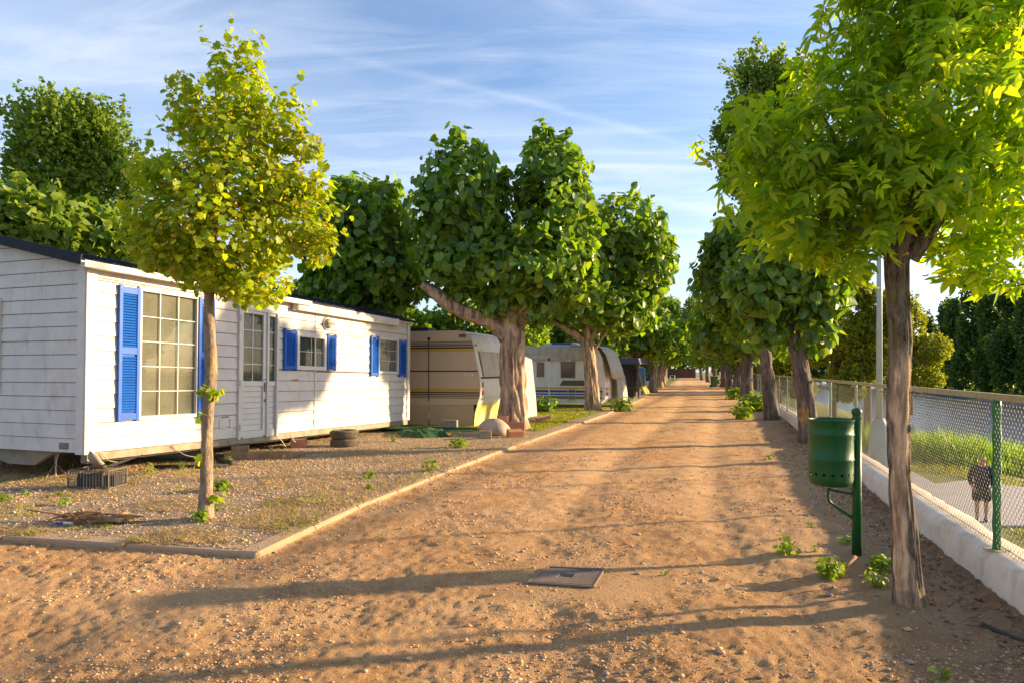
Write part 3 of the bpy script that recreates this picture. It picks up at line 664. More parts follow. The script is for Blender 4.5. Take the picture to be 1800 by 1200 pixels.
# ---- R1: box elder right foreground
R1 = gp(1597, 1066)
t1 = thing('box_elder_tree', R1, 'bright leafy tree with peeled bark on its trunk in the right foreground', 'tree')
mb = MB(); tr = [(1600, 1075, .125), (1597, 1050, .100), (1593, 1000, .088), (1590, 930, .079), (1583, 860, .077), (1580, 780, .081), (1579, 700, .080), (1582, 600, .078), (1578, 520, .078), (1576, 470, .084), (1578, 440, .100), (1584, 410, .095)]
c = curve([at(px, py, R1.y)-R1 for px, py, _ in tr], 14); fr = furrow(5, .16, 15, 3)
def rf1(a, t, p):
    w = .5+.5*math.tanh((math.cos(a-BA(p.z))+.18*math.sin(p.z*6+a*3)+.08*math.sin(p.z*27)-.66)*12); return (fr(a, t, p)*(1-w*BZ(p.z))+.90*w*BZ(p.z))+.05*math.sin(2*a+p.z*4)
BA = lambda z: 5.25+.28*math.sin(z*2.7)
BZ = lambda z: (1.0 if z < 1.45 else max(0, 1-(z-1.45)/.15))*(1 if z > .12 else .6)
n0 = 72; mb.tube(c, lerp_r([r*.90 for *_, r in tr], len(c)), n0, rfun=rf1)
att = []
for p in c:
    for j in range(n0):
        a = 2*math.pi*j/n0; z = p.z; q = math.cos(a-BA(z))+.18*math.sin(z*6+a*3)+.08*math.sin(z*27)
        att.append(min(1, max(0, (q-.66)*9))*BZ(z))
k0 = len(mb.v)
for L in ([(1574, 445, 0, .07), (1550, 425, 0, .055), (1525, 408, .0, .045)], [(1598, 450, 0, .08), (1620, 425, -.05, .055), (1645, 390, -.05, .045), (1700, 330, 0, .03)], [(1585, 430, 0, .08), (1600, 400, 0, .075), (1606, 372, 0, .05)], [(1582, 430, 0, .06), (1570, 395, -.06, .05)],
          [(1590, 410, 0, .045), (1640, 250, 0, .03), (1690, 60, 0, .014)], [(1575, 420, .1, .04), (1500, 300, .2, .025), (1430, 180, .2, .012)], [(1540, 415, 0, .03), (1440, 380, -.1, .018), (1340, 330, 0, .008)], [(1580, 410, .2, .04), (1560, 250, .4, .02), (1540, 90, .3, .01)]):
    limb(mb, [at(px, py, R1.y+o)-R1 for px, py, o, r in L], [r for *_, r in L], 12, 5, furrow(9, .1, 5, 9))
att += [0.0]*(len(mb.v)-k0); mb.attr = {'bare': att}
tr1 = mb.build('trunk', 'bark_elder', t1, True)
for (px, py, r, nx) in ((1574, 400, .024, -.25), (1601, 390, .018, .2), (1592, 448, .008, 0)):
    p = at(px, py, R1.y-.11)-R1; m2 = MB(); m2.tube([p+Vector((0, .06, 0)), p+Vector((nx*.03, -.02, .006))], [r*1.15, r], 14); m2.build('cut_stub', 'cut_wood', tr1)
b1 = bl(R1, [(1630, 160, 190, 180), (1450, 240, 105, 95), (1375, 290, 85, 78), (1480, 380, 150, 95), (1720, 200, 180, 190), (1740, 370, 150, 105), (1570, 50, 100, 110), (1690, 10, 170, 130), (1600, 330, 160, 95), (1425, 400, 60, 50), (1490, 450, 70, 40), (1740, 450, 110, 50), (1335, 330, 55, 65), (1440, 70, 28, 34), (1330, 230, 35, 40)])
crown(t1, b1, 2800, COMPOUND, .142, 'leaf_box_elder', 31, 300, .35, .5, 1.25, hollow=.3, fill=1.9, sprigs=150, spriglen=.30, amp=.24, jit=.45,
      kill=lambda P: (np.abs(P[:, 0]+.02) < .24) & (P[:, 1] < .22) & (P[:, 2] < 2.36))

# ---- right row
def wound(mb_obj): pass
R2 = Vector((5.80, 13.75, 0)); R3 = Vector((7.62, 20.2, 0))
tR2 = pollard('leaning pollard tree against the white wall behind the green litter bin', R2,
    [(1424, 775, .25), (1420, 740, .205), (1415, 690, .19), (1405, 640, .185), (1396, 590, .17), (1390, 550, .17)],
    [[(1391, 560, 0, .13), (1370, 520, 0, .09), (1340, 480, 0, .05)], [(1392, 560, 0, .13), (1420, 510, 0, .09), (1440, 460, 0, .05)], [(1390, 560, 0, .12), (1395, 470, 0, .06)]],
    [(1385, 450, 88, 92), (1420, 520, 68, 62), (1350, 520, 68, 52), (1430, 585, 42, 38), (1350, 575, 34, 30), (1400, 400, 60, 50), (1450, 470, 50, 60), (1392, 480, 70, 62, 1.3)],  # last ellipsoid added behind the crown to spread its shade on the home
    4800, .165, 41, 300, 'leaf_heart', 'bark_wound', sprigs=60, wound=at(1411, 728, 13.7)-R2)
tR3 = pollard('straight thick pollard tree beside the fence, behind the leaning one', R3,
    [(1357, 741, .30), (1355, 715, .235), (1350, 670, .215), (1345, 620, .20), (1341, 585, .20)],
    [[(1341, 595, 0, .14), (1310, 540, 0, .1), (1290, 480, 0, .05)], [(1342, 595, 0, .14), (1360, 520, 0, .1), (1350, 440, 0, .05)]],
    [(1310, 450, 66, 78), (1345, 420, 50, 60), (1280, 500, 52, 58), (1330, 530, 72, 42), (1290, 410, 28, 28), (1260, 480, 34, 42), (1325, 575, 50, 24), (1345, 480, 60, 58, -1.8)],  # last ellipsoid added in front, deepening the crown for more cast shade
    4300, .19, 42, 200, 'leaf_heart', 'bark_grey', sprigs=90)
far_r = [((9.8, 28.5), 'dark pollard tree, third along the fence from the litter bin'), ((12.8, 38.7), 'dark stout pollard tree, fourth along the fence beyond the green bush'), ((15.9, 50), 'pollard tree, fifth along the fence, just before the distant wheelie bin'),
         ((19.2, 62), 'pollard tree beside the distant dark green wheelie bin'), ((22.3, 75), 'small distant pollard tree on the right, just beyond the wheelie bin'), ((26, 91), 'distant pollard tree on the right side of the path, second from its end'), ((31.0, 112), 'last and farthest pollard tree on the right side of the path')]
for i, ((x, y), lab) in enumerate(far_r):
    b = Vector((x, y, 0)); px = 900+x/y*FP; k = FP/y; g_ = 652+CH*k
    rr = 2.1 if i else 1.75
    pollard(lab, b, [(px+random.uniform(-2, 2), g_+.04*k, .34), (px, g_-1.0*k, .24), (px-random.uniform(-.3, .3)*k, g_-2.4*k, .2)], [[(px, g_-2.2*k, 0, .12), (px+random.uniform(-1, 1)*k, g_-3.4*k, 0, .05)]],
            [(px-.5*k, g_-3.6*k, 1.5*k, 1.2*k), (px+.8*k, g_-3.3*k, 1.6*k, 1.3*k), (px-1.1*k, g_-2.9*k, 1.2*k, .95*k), (px, g_-(4.4+.35*i)*k, 1.2*k, (1.0+.15*i)*k), (px-.4*k, g_-(4.0+.5*i)*k, 1.0*k, (.8+.15*i)*k), (px+.2*k, g_-2.6*k, 1.5*k, .6*k)],
            2300 if i < 2 else 1300, .27 if i < 2 else .42, 50+i, 0, 'leaf_heart', 'bark_grey', 'pollard trees along the path', lod=1 if i < 2 else 2, sprigs=40)
far_l = [((7.0, 39.5), 'dark pollard tree behind the dark canvas shelter'), ((9.6, 46.5), 'pollard tree with a thick pale trunk beside the blue stacked boxes'), ((13.0, 60), 'distant pollard tree on the left edge of the path, before the grass verge'),
         ((16.6, 75), 'distant pollard tree on the left, beside the far grass verge'), ((22, 98), 'farthest pollard tree on the left side of the path')]
for i, ((x, y), lab) in enumerate(far_l):
    b = Vector((x, y, 0)); px = 900+x/y*FP; k = FP/y; g_ = 652+CH*k
    pollard(lab, b, [(px, g_+.04*k, .36), (px, g_-1.0*k, .25), (px+.1*k, g_-2.3*k, .24)], [[(px, g_-2.1*k, 0, .25), (px-1.2*k, g_-3.2*k, 0, .15)], [(px, g_-2.1*k, 0, .22), (px+1.0*k, g_-3.6*k, 0, .1)]],
            [(px-1.0*k, g_-3.9*k, 1.7*k, 1.3*k), (px+.9*k, g_-3.7*k, 1.7*k, 1.4*k), (px-.2*k, g_-(4.8+.45*i)*k, 1.6*k, (1.1+.2*i)*k), (px+.7*k, g_-(4.5+.4*i)*k, 1.2*k, (.9+.15*i)*k), (px+1.4*k, g_-2.9*k, 1.1*k, .8*k), (px, g_-2.9*k, 2.0*k, .7*k)],
            2600 if i < 1 else 1400, .28 if i < 1 else .42, 70+i, 0, 'leaf_heart', 'bark_furrowed', 'pollard trees along the path', lod=1 if i < 1 else 2, sprigs=50)

# ---- taller and background trees
def bushy(name, label, base, blobs, n, size, mat, seed, trunk=None, group=None, shp=None, cat='tree', bark='bark_grey', up=.4, **kw):
    t = thing(name, base, label, cat, 0, group); mb = MB(); B_ = bl(base, blobs)
    if trunk:
        limb(mb, [at(px, py, base.y)-base for px, py, r in trunk], [r for *_, r in trunk], 9, 4)
        fillers(mb, B_, at(*trunk[-1][:2], base.y)-base, trunk[-1][2]*.5, 16, seed)
        mb.build('trunk', bark, t, True)
    crown(t, B_, n, shp or CLUMP, size, mat, seed, 0, up, .7, .4, **kw); return t
b = Vector((-23.0, 35.5, 0))
bushy('poplar_tree', 'tall broad poplar tree rising behind the mobile home at the far left', b, [(120, 260, 80, 90), (60, 230, 50, 62), (175, 230, 55, 62), (40, 300, 42, 55), (110, 205, 38, 45), (205, 290, 48, 62), (130, 340, 70, 52), (65, 340, 48, 40), (220, 345, 40, 50), (14, 268, 12, 22)],
      4300, .38, 'leaf_poplar', 81, [(122, 700, .4), (124, 500, .35), (128, 390, .3), (120, 300, .18), (115, 220, .08)], sprigs=60, spriglen=.8, hollow=.15, fill=1.5, amp=.32)
b = Vector((15.3, 42, -2.5))
bushy('poplar_tree', 'tall narrow poplar tree standing behind the right row of pollards', b, [(1325, 130, 46, 48), (1370, 150, 60, 55), (1310, 200, 48, 55), (1280, 260, 34, 50), (1340, 280, 70, 80), (1390, 220, 60, 90), (1290, 310, 34, 40), (1350, 370, 70, 60), (1265, 235, 16, 26)],
      4300, .40, 'leaf_poplar', 82, [(1340, 715, .4), (1345, 500, .35), (1340, 300, .25), (1335, 150, .1)], sprigs=60, spriglen=.8, hollow=.15, fill=1.5, amp=.32)
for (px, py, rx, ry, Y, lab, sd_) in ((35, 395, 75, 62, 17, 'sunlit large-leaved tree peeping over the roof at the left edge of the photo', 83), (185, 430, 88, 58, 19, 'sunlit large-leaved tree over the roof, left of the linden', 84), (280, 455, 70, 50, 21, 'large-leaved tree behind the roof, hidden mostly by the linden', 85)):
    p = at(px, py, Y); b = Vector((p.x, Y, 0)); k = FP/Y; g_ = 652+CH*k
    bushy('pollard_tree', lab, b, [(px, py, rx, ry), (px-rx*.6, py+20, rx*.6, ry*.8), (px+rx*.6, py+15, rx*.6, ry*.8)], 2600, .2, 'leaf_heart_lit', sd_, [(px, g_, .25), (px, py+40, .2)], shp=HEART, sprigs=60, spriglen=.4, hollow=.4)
bgt = [((-16, 34), 4.5, 'leafy green tree behind the mobile home, below the tall poplar'), ((-10.5, 33), 5.6, 'dark green tree behind the home, right of the linden crown'), ((-6.0, 30), 4.9, 'dark green tree behind the beige caravan roof, left of two'), ((-1.8, 31), 4.9, 'dark green tree behind the beige caravan roof, right of two'), ((3.0, 37), 5.5, 'dark green tree behind the white caravan'),
       ((5.5, 46), 6, 'dark tree in the second row beyond the white caravan'), ((9.5, 60), 6.2, 'distant dark tree left of the path, behind the row'), ((14, 80), 6.5, 'far dark tree left of the path near its end'), ((-21, 42), 6, 'tree low behind the roof at the left edge, beyond the poplar')]
for i, ((x, y), h, lab) in enumerate(bgt):
    b = Vector((x, y, 0)); px = 900+x/y*FP; k = FP/y; g_ = 652+CH*k
    bushy('background_tree', lab, b, [(px, g_-h*.62*k, 2.1*k, h*.36*k), (px-1.6*k, g_-h*.48*k, 1.6*k, h*.34*k), (px+1.6*k, g_-h*.5*k, 1.7*k, h*.36*k), (px, g_-1.3*k, 2.4*k, 1.2*k)], 2600, .42, 'leaf_poplar', 90+i, [(px, g_, .25), (px, g_-h*.55*k, .18)], 'trees behind the caravans', sprigs=40, spriglen=.5, hollow=.3)
for i, (x, y, h) in enumerate(((33, 158, 17), (37.5, 162, 19), (42, 159, 18), (28, 150, 15), (47, 150, 16), (24, 128, 14))):
    b = Vector((x, y, 0)); px = 900+x/y*FP; k = FP/y; g_ = 652+CH*k
    bushy('background_tree', ['tree right behind the brown wall at the end of the path', 'tall tree behind the right end of the brown wall', 'tree right of the brown wall at the path end', 'tree left of the brown wall at the path end', 'tree far right of the path end, beyond the row', 'tree left of the path, just before its end'][i], b,
          [(px, g_-h*.6*k, 3.2*k, h*.42*k), (px-2*k, g_-h*.45*k, 2.4*k, h*.4*k), (px+2*k, g_-h*.45*k, 2.4*k, h*.4*k)], 2600, .9, 'leaf_poplar', 120+i, [(px, g_, .3), (px, g_-h*.5*k, .2)], 'trees closing the end of the path')
# willows on the near bank, poplars across the river
for i, (px, py, rx, ry, Y, lab) in enumerate(((1415, 575, 46, 75, 58, 'yellow-green willow behind the fence, leftmost of the bank'), (1465, 570, 60, 80, 50, 'yellow-green willow behind the fence, left of the lamp post'), (1525, 572, 55, 80, 46, 'bushy yellow-green willow right behind the lamp post'), (1600, 590, 45, 66, 62, 'small yellow-green willow beyond the peeled trunk'), (1330, 610, 60, 50, 66, 'yellow-green willow glimpsed between the far trunks'), (1370, 560, 50, 50, 72, 'tallest willow behind the right-hand pollards'))):
    p = at(px, py, Y); b = Vector((p.x, Y, -2.5)); k = FP/Y; g_ = 652+3.95*k
    bushy('willow_tree', lab, b, [(px+random.uniform(-.9, .9)*rx, py+ry*(1.4-2.3*q/9), rx*random.uniform(.4, .8), ry*random.uniform(.3, .5)) for q in range(10)], 4600, .34, 'leaf_willow', 140+i, [(px, g_, .25), (px, py, .2)], 'willows along the near river bank', sprigs=50, spriglen=.6, hollow=.3)
for i, (px, Y, top) in enumerate(((1555, 205, 560), (1585, 195, 575), (1625, 180, 560), (1660, 170, 540), (1700, 160, 522), (1735, 150, 505), (1775, 142, 490), (1815, 134, 500), (1860, 128, 485), (1500, 230, 590), (1440, 250, 600), (1910, 122, 500))):
    p = at(px, 600, Y); b = Vector((p.x, Y+4, -3.0)); k = FP/(Y+4); px = 900+b.x/b.y*FP; g_ = 652+4.4*k; H = (g_-top)*random.uniform(.86, 1.06); w_ = random.uniform(3.6, 5.4)*k
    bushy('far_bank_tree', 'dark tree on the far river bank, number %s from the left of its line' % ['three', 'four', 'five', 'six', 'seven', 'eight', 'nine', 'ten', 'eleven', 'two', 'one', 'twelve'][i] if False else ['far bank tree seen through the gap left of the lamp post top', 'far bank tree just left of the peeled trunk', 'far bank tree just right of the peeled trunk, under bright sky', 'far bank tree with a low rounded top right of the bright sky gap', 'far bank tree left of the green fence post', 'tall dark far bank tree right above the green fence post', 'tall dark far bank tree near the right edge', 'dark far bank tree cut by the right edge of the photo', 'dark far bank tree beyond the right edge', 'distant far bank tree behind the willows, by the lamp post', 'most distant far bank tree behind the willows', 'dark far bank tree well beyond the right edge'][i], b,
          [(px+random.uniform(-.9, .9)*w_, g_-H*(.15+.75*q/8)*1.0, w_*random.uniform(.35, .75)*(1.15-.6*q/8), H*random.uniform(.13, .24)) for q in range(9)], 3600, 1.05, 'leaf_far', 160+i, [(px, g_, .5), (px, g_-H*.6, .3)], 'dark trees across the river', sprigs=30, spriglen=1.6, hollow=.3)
# green bush by the third pollard
def leafy(name, label, base, r, n, size, mat, seed, cat='bush', shp=HEART, group=None, h=1.0, stems=5):
    t = thing(name, base, label, cat, random.uniform(0, 6), group); mb = MB(); rr = random.Random(seed)
    for k in range(stems):
        a = rr.uniform(0, 6.28); e = Vector((math.cos(a)*r*.7, math.sin(a)*r*.7, r*h*rr.uniform(.8, 1.5))); limb(mb, [(0, 0, -.02), e*.5+Vector((0, 0, r*.1)), e], [r*.03+.002, r*.025+.001, .001], 4, 2)
    mb.build('stem', 'leaf_weed' if r < .4 else 'bark_grey', t)
    P, O = sample([((0, 0, r*h*.6), (r, r, r*h*.75))], n, seed, 1.6, .3, hollow=.1); P[:, 2] = np.abs(P[:, 2])+.005; N, T, B = frames(P, O, seed, .9, .5, .1)
    o = ob('foliage', leafmesh('foliage', P, N, T, B, size*np.random.default_rng(seed).uniform(.6, 1.25, len(P)), shp, mat), t); o['kind'] = 'stuff'; return t
leafy('bush', 'bright green leafy bush left of the third fence-side trunk', Vector((8.95, 25.0, 0)), .52, 300, .15, 'leaf_weed', 301)
leafy('bush', 'low bright bush at the foot of the thick straight pollard', Vector((7.05, 20.9, 0)), .36, 130, .13, 'leaf_weed', 302)
leafy('bush', 'low green bush at the path edge near the distant dark trunks', Vector((11.6, 35.5, 0)), .5, 200, .17, 'leaf_weed', 303)
leafy('bush', 'dark bush beneath the white caravan end', Vector((3.95, 24.6, 0)), .40, 200, .13, 'leaf_poplar', 304)
leafy('bush', 'dark green shrub growing beside the awning tent before the white caravan', Vector((1.15, 23.6, 0)), .45, 200, .14, 'leaf_poplar', 305)

# ---------------------------------------------------------------- mobile home
HU = Vector((.339, .941, 0)).normalized(); HV = Vector((-.941, .339, 0)).normalized(); TILT = R(-1.0)
HC = Vector((-5.396, 8.6, CH-144/FP*8.6)); HL = 8.5; HW = 3.7; HH = 2.42; HR = .40
home = thing('mobile_home', HC, 'white clapboard mobile home with bright blue shutters and a dark roof', 'mobile home')
xax = (HU*math.cos(TILT)+Vector((0, 0, math.sin(TILT)))); yax = HV; zax = xax.cross(yax)
hm = Matrix((xax, yax, zax)).transposed(); home.rotation_euler = hm.to_euler()
hinv = hm.inverted(); camL = hinv @ (Vector((0, 0, CH))-HC)
def hloc(px, py, yl=0.0):
    d = hinv @ Vector(((px-900)/FP, 1, (HZ-py)/FP)); t = (yl-camL.y)/d.y; p = camL+d*t; return p.x, p.z
def hg(px, py, xl=0.0):      # on the gable
    d = hinv @ Vector(((px-900)/FP, 1, (HZ-py)/FP)); t = (xl-camL.x)/d.x; p = camL+d*t; return p.y, p.z
def rect(x0, y0, x1, y1):
    a = hloc(x0, y0); b = hloc(x1, y1); return [min(a[0], b[0]), max(a[0], b[0]), min(a[1], b[1]), max(a[1], b[1])]
W1 = rect(243, 500, 347, 737); W1[2] = hloc(243, 738)[1]; W1[3] = hloc(243, 504)[1]
DR = [hloc(418, 600)[0], hloc(487, 600)[0], hloc(418, 772)[1]-.0, hloc(418, 538)[1]]
W2 = [hloc(521, 600)[0], hloc(573, 600)[0], hloc(521, 649)[1], hloc(521, 584)[1]]
W3 = [hloc(664, 600)[0], hloc(700, 600)[0], hloc(664, 656)[1], hloc(664, 591)[1]]
OPEN = [W1, DR, W2, W3]
fw = MB(); fw.box((HL/2, .06, HH/2), (HL-.02, .04, HH-.02)); wallf = fw.build('front_wall', 'backing_dark', home)
gw = MB(); gw.prism([(.03, .01), (HW-.03, .01), (HW-.03, HH), (HW/2, HH+HR), (.03, HH)], .04, lambda a, b, t: (.05+t, a, b)); wallg = gw.build('side_wall', 'backing_dark', home)
bwm = MB(); bwm.box((HL/2, HW-.03, HH/2), (HL-.04, .05, HH)); bwm.build('back_wall', 'white_siding', home)
bwm = MB(); bwm.prism([(.03, .01), (HW-.03, .01), (HW-.03, HH), (HW/2, HH+HR), (.03, HH)], .05, lambda a, b, t: (HL-.06+t, a, b)); bwm.build('end_wall', 'white_siding', home)
bwm = MB(); bwm.box((HL/2, HW/2, .06), (HL-.1, HW-.1, .05)); bwm.build('floor', 'chassis', home)
nb = 13; bh = HH/nb; seams = [.0, DR[0]-.02, DR[1]+.02, hloc(553, 650)[0], HL]
def board(segs, parent, flat=False):
    m_ = MB()
    for (a, b_, z0, z1) in segs:
        if b_-a < .02 or z1-z0 < .015: continue
        g_ = .0042; lean = .014
        # a lap board: thin at its top, proud at its foot
        yo = -random.uniform(.0, .002)
        P = [(a, .028, z0+g_), (b_, .028, z0+g_), (b_, .028, z1-g_), (a, .028, z1-g_), (a, -.002+yo-lean*.4, z0+g_), (b_, -.002+yo-lean*.4, z0+g_), (b_, .006+yo, z1-g_), (a, .006+yo, z1-g_)]
        if flat: P = [(p[1], p[0], p[2]) for p in P]
        Fq = [(0, 3, 2, 1), (4, 5, 6, 7), (0, 1, 5, 4), (1, 2, 6, 5), (2, 3, 7, 6), (3, 0, 4, 7)]
        if flat: Fq = [q[::-1] for q in Fq]
        m_.poly(P, Fq)
    if m_.v: m_.build('board', 'white_siding', parent)
for r in range(nb):
    z0, z1 = r*bh, (r+1)*bh
    for a, b_ in ((.13, seams[1]), (seams[2], seams[3]-.01), (seams[3]+.01, HL-.12), (seams[1], seams[2])):
        zs = sorted({z0, z1, *[z for w_ in OPEN for z in w_[2:] if z0 < z < z1 and w_[0] < b_ and w_[1] > a]}); segs = []
        for q0, q1 in zip(zs, zs[1:]):
            cuts = [(w_[0], w_[1]) for w_ in OPEN if w_[2] < (q0+q1)/2 < w_[3]]; xs = [a]
            for c0, c1 in sorted(cuts):
                if c1 > a and c0 < b_: xs += [max(a, c0), min(b_, c1)]
            xs.append(b_)
            for i in range(0, len(xs)-1, 2): segs.append((xs[i], xs[i+1], q0, q1))
        for k_ in sorted({(round(g_[0], 4), round(g_[1], 4)) for g_ in segs}):
            same = [g_ for g_ in segs if (round(g_[0], 4), round(g_[1], 4)) == k_]
            if len(same) > 1 and all(abs(p[3]-q[2]) < 1e-6 for p, q in zip(same, same[1:])): same = [(same[0][0], same[0][1], same[0][2], same[-1][3])]
            for g_ in same: board([g_], wallf)
# gable boards, the upper ones cut to the roof slope
gb = .178; r = 0
def ylim(z): return 0 if z <= HH else (z-HH)/HR*HW/2
while r*gb < HH+HR:
    z0, z1 = r*gb+.0035, (r+1)*gb-.0035; yo = -random.uniform(0, .002); sh_ = .03
    L = lambda z: max(.135 if z < HH-.02 else 0, ylim(z)-.0)+.004
    zt_ = min(z1, HH+HR-.01); pts = [(L(z0), z0), (L(z0) if z0 > HH else L(min(HH-.021, z1)), min(max(z0, HH-.02), z1)), (L(zt_), zt_)]
    rp = [(HW-y if y > .136 or z0 > HH-.2 else HW-.1, z) for y, z in pts][::-1]; O_ = pts+rp; n_ = len(O_)
    fx = lambda z: -.006+yo if z <= z0+.001 else .006+yo-.012*(1-(z-z0)/(z1-z0))
    q = MB(); q.poly([(fx(z), y, z) for y, z in O_]+[(.03, y, z) for y, z in O_], [tuple(range(n_)), tuple(range(2*n_-1, n_-1, -1))]+[(i, n_+i, n_+(i+1) % n_, (i+1) % n_) for i in range(n_)]); q.build('board', 'white_siding', wallg)
    r += 1
# corner trims
cm = MB(); cm.box((.06, -.011, HH/2-.01), (.145, .03, HH+.02), None, 0, .003); cm.box((-.008, .062, HH/2-.01), (.028, .13, HH+.018), None, 0, .003); cm.build('corner_trim', 'white_trim', home)
cm = MB(); cm.box((HL-.05, -.011, HH/2), (.12, .03, HH), None, 0, .003); cm.build('corner_trim', 'white_trim', home)
cm = MB(); cm.box((seams[3], -.008, HH*.42), (.03, .02, HH*.80)); cm.build('seam_trim', 'white_trim', home)
# roof
def roof():
    ov = .12; ze = HH-.02; t = .05; n = 34; m_ = MB()
    rf = bpy.data.objects.new('roof', None)
    for side in (0, 1):
        # stepped tile-profile sheet
        prof_ = []; k = 7
        for i in range(k+1):
            f = i/k; y = -ov+f*(HW/2+ov); z = ze+(HR+.06)*f
            prof_.append((y, z+.0)); 
            if i < k: prof_.append((y+(HW/2+ov)/k-.004, ze+(HR+.06)*(i+1)/k-.012+.022))
        low = [(-ov, ze-.05), (HW/2, ze+HR-.0)]
        pl = prof_+low[::-1]
        xs = (-.16, HL+.12)
        fn = (lambda a, b, tt: (xs[0]+tt, a, b)) if side == 0 else (lambda a, b, tt: (xs[0]+tt, HW-a, b))
        m_.prism(pl, xs[1]-xs[0], fn)
    rf = m_.build('roof', 'roof_navy', home)
    b_ = MB()
    for side in (0, 1):
        s_ = lambda y: y if side == 0 else HW-y
        b_.bar((-.175, s_(-ov-.005), ze+.005), (-.175, s_(HW/2), ze+HR+.062), .02, .13)
    b_.build('bargeboard', 'roof_navy', rf)
    g_ = MB(); g_.prism([(-.20, -.01), (-.125, -.01), (-.125, .07), (-.135, .07), (-.14, .005), (-.19, .005), (-.20, .07), (-.208, .07)], seams[3]-.2, lambda a, b, tt: (-.18+tt, a, ze-.075+b)); g_.build('gutter', 'awning_case', rf)
    s2 = MB(); s2.box((HL/2, -.05, ze-.065), (HL+.1, .12, .02)); s2.build('soffit', 'white_trim', rf)
    r2 = MB()
    for i in range(30): r2.bar((i*HL/29.5, -ov, ze+.03), (i*HL/29.5, HW/2, ze+HR+.07), .018, .016)
    o = r2.build('tile_ribs', 'roof_navy', rf); o['kind'] = 'stuff'
roof()
def window(W, nx, nz, fr, blind, inset=.0, name='window', inner=None):
    x0, x1, z0, z1 = W; m_ = MB(); fw_ = fr; yf = -.028; dp = .075
    m_.box(((x0+x1)/2, yf+dp/2, z1-fw_/2), (x1-x0, dp, fw_), None, 0, .004); m_.box(((x0+x1)/2, yf+dp/2, z0+fw_/2), (x1-x0, dp, fw_), None, 0, .004)
    m_.box((x0+fw_/2, yf+dp/2, (z0+z1)/2), (fw_-.001, dp-.003, z1-z0-2*fw_), None, 0, .003); m_.box((x1-fw_/2, yf+dp/2, (z0+z1)/2), (fw_-.001, dp-.003, z1-z0-2*fw_), None, 0, .003)
    w_ = m_.build(name, 'white_trim', home)
    a0, a1, c0, c1 = x0+fw_, x1-fw_, z0+fw_, z1-fw_
    if inner: c0 = inner
    pw, ph = (a1-a0)/nx, (c1-c0)/nz
    for i in range(nx):
        for j in range(nz):
            q = MB(); q.box((a0+pw*(i+.5), .012, c0+ph*(j+.5)), (pw-.012, .005, ph-.012)); q.build('pane', 'window_glass', w_)
    for i in range(1, nx): q = MB(); q.box((a0+pw*i, .009, (c0+c1)/2), (.011, .014, c1-c0)); q.build('muntin', 'white_trim', w_)
    for j in range(1, nz): q = MB(); q.box(((a0+a1)/2, .010, c0+ph*j), (a1-a0, .013, .010)); q.build('muntin', 'white_trim', w_)
    q = MB()
    if blind == 'slats':
        k = int((c1-c0)/.034)
        for i in range(k):
            z = c0+(i+.5)*(c1-c0)/k
            q.box(((a0+a1)/2, .034, z), (a1-a0-.01, .003, (c1-c0)/k*.96), Matrix.Rotation(.32, 3, 'X'))
    else:
        k = int((a1-a0)/.05); pts = []
        for i in range(k*4+1): x = a0+(a1-a0)*i/(k*4); pts.append((x, .035+.009*math.sin(i*math.pi/2+.5)))
        q.poly([(x, y, c0) for x, y in pts]+[(x, y, c1) for x, y in pts], [(i, i+1, len(pts)+i+1, len(pts)+i) for i in range(len(pts)-1)])
    q.build('blind', 'blind' if blind == 'slats' else 'curtain', w_); return w_
window(W1, 3, 5, .055, 'slats'); window(W2, 2, 2, .075, 'curtain'); window(W3, 2, 3, .06, 'slats')
# door and sidelight
dx0, dx1, dz0, dz1 = DR; xm = hloc(469, 600)[0]
m_ = MB()
for x in (dx0+.02, xm, dx1-.02): m_.box((x, -.005, (dz0+dz1)/2), (.05, .075, dz1-dz0), None, 0, .004)
m_.box(((dx0+dx1)/2, -.006, dz1-.02), (dx1-dx0-.03, .07, .05)); m_.build('door_frame', 'white_trim', home)
gz0 = hloc(427, 669)[1]; gz1 = dz1-.09
dm = MB(); A0, A1 = dx0+.05, xm-.03
dm.box((A0+.035, .008, (dz0+dz1)/2-.01), (.07, .045, dz1-dz0-.08)); dm.box((A1-.035, .008, (dz0+dz1)/2-.01), (.07, .045, dz1-dz0-.08)); dm.box(((A0+A1)/2, .008, gz0-.04), (A1-A0-.14, .044, .08)); dm.box(((A0+A1)/2, .008, dz0+.07), (A1-A0-.14, .044, .12)); dm.box(((A0+A1)/2, .008, gz1+.02), (A1-A0-.14, .044, .05))
door = dm.build('door', 'white_trim', home)
def lap(a, b_, z0, z1, n, par):
    for i in range(n):
        q = MB(); h = (z1-z0)/n; q.box(((a+b_)/2, .022, z0+h*(i+.5)), (b_-a, .018, h-.006), Matrix.Rotation(-.04, 3, 'X')); q.build('door_board', 'white_trim', par)
lap(A0+.07, A1-.07, dz0+.13, gz0-.08, 8, door)
def panes(a0, a1, c0, c1, nx, nz, par):
    pw, ph = (a1-a0)/nx, (c1-c0)/nz
    for i in range(nx):
        for j in range(nz): q = MB(); q.box((a0+pw*(i+.5), .010, c0+ph*(j+.5)), (pw-.014, .005, ph-.014)); q.build('pane', 'window_glass', par)
    q = MB()
    for i in range(1, nx): q.box((a0+pw*i, .010, (c0+c1)/2), (.016, .012, c1-c0))
    for j in range(1, nz): q.box(((a0+a1)/2, .011, c0+ph*j), (a1-a0, .011, .014))
    q.build('muntin', 'white_trim', par)
    q = MB(); k = max(2, int((a1-a0)/.05)); pts = [(a0+(a1-a0)*i/(k*4), .034+.008*math.sin(i*math.pi/2+.5)) for i in range(k*4+1)]
    q.poly([(x, y, c0) for x, y in pts]+[(x, y, c1) for x, y in pts], [(i, i+1, len(pts)+i+1, len(pts)+i) for i in range(len(pts)-1)]); q.build('curtain', 'curtain', par)
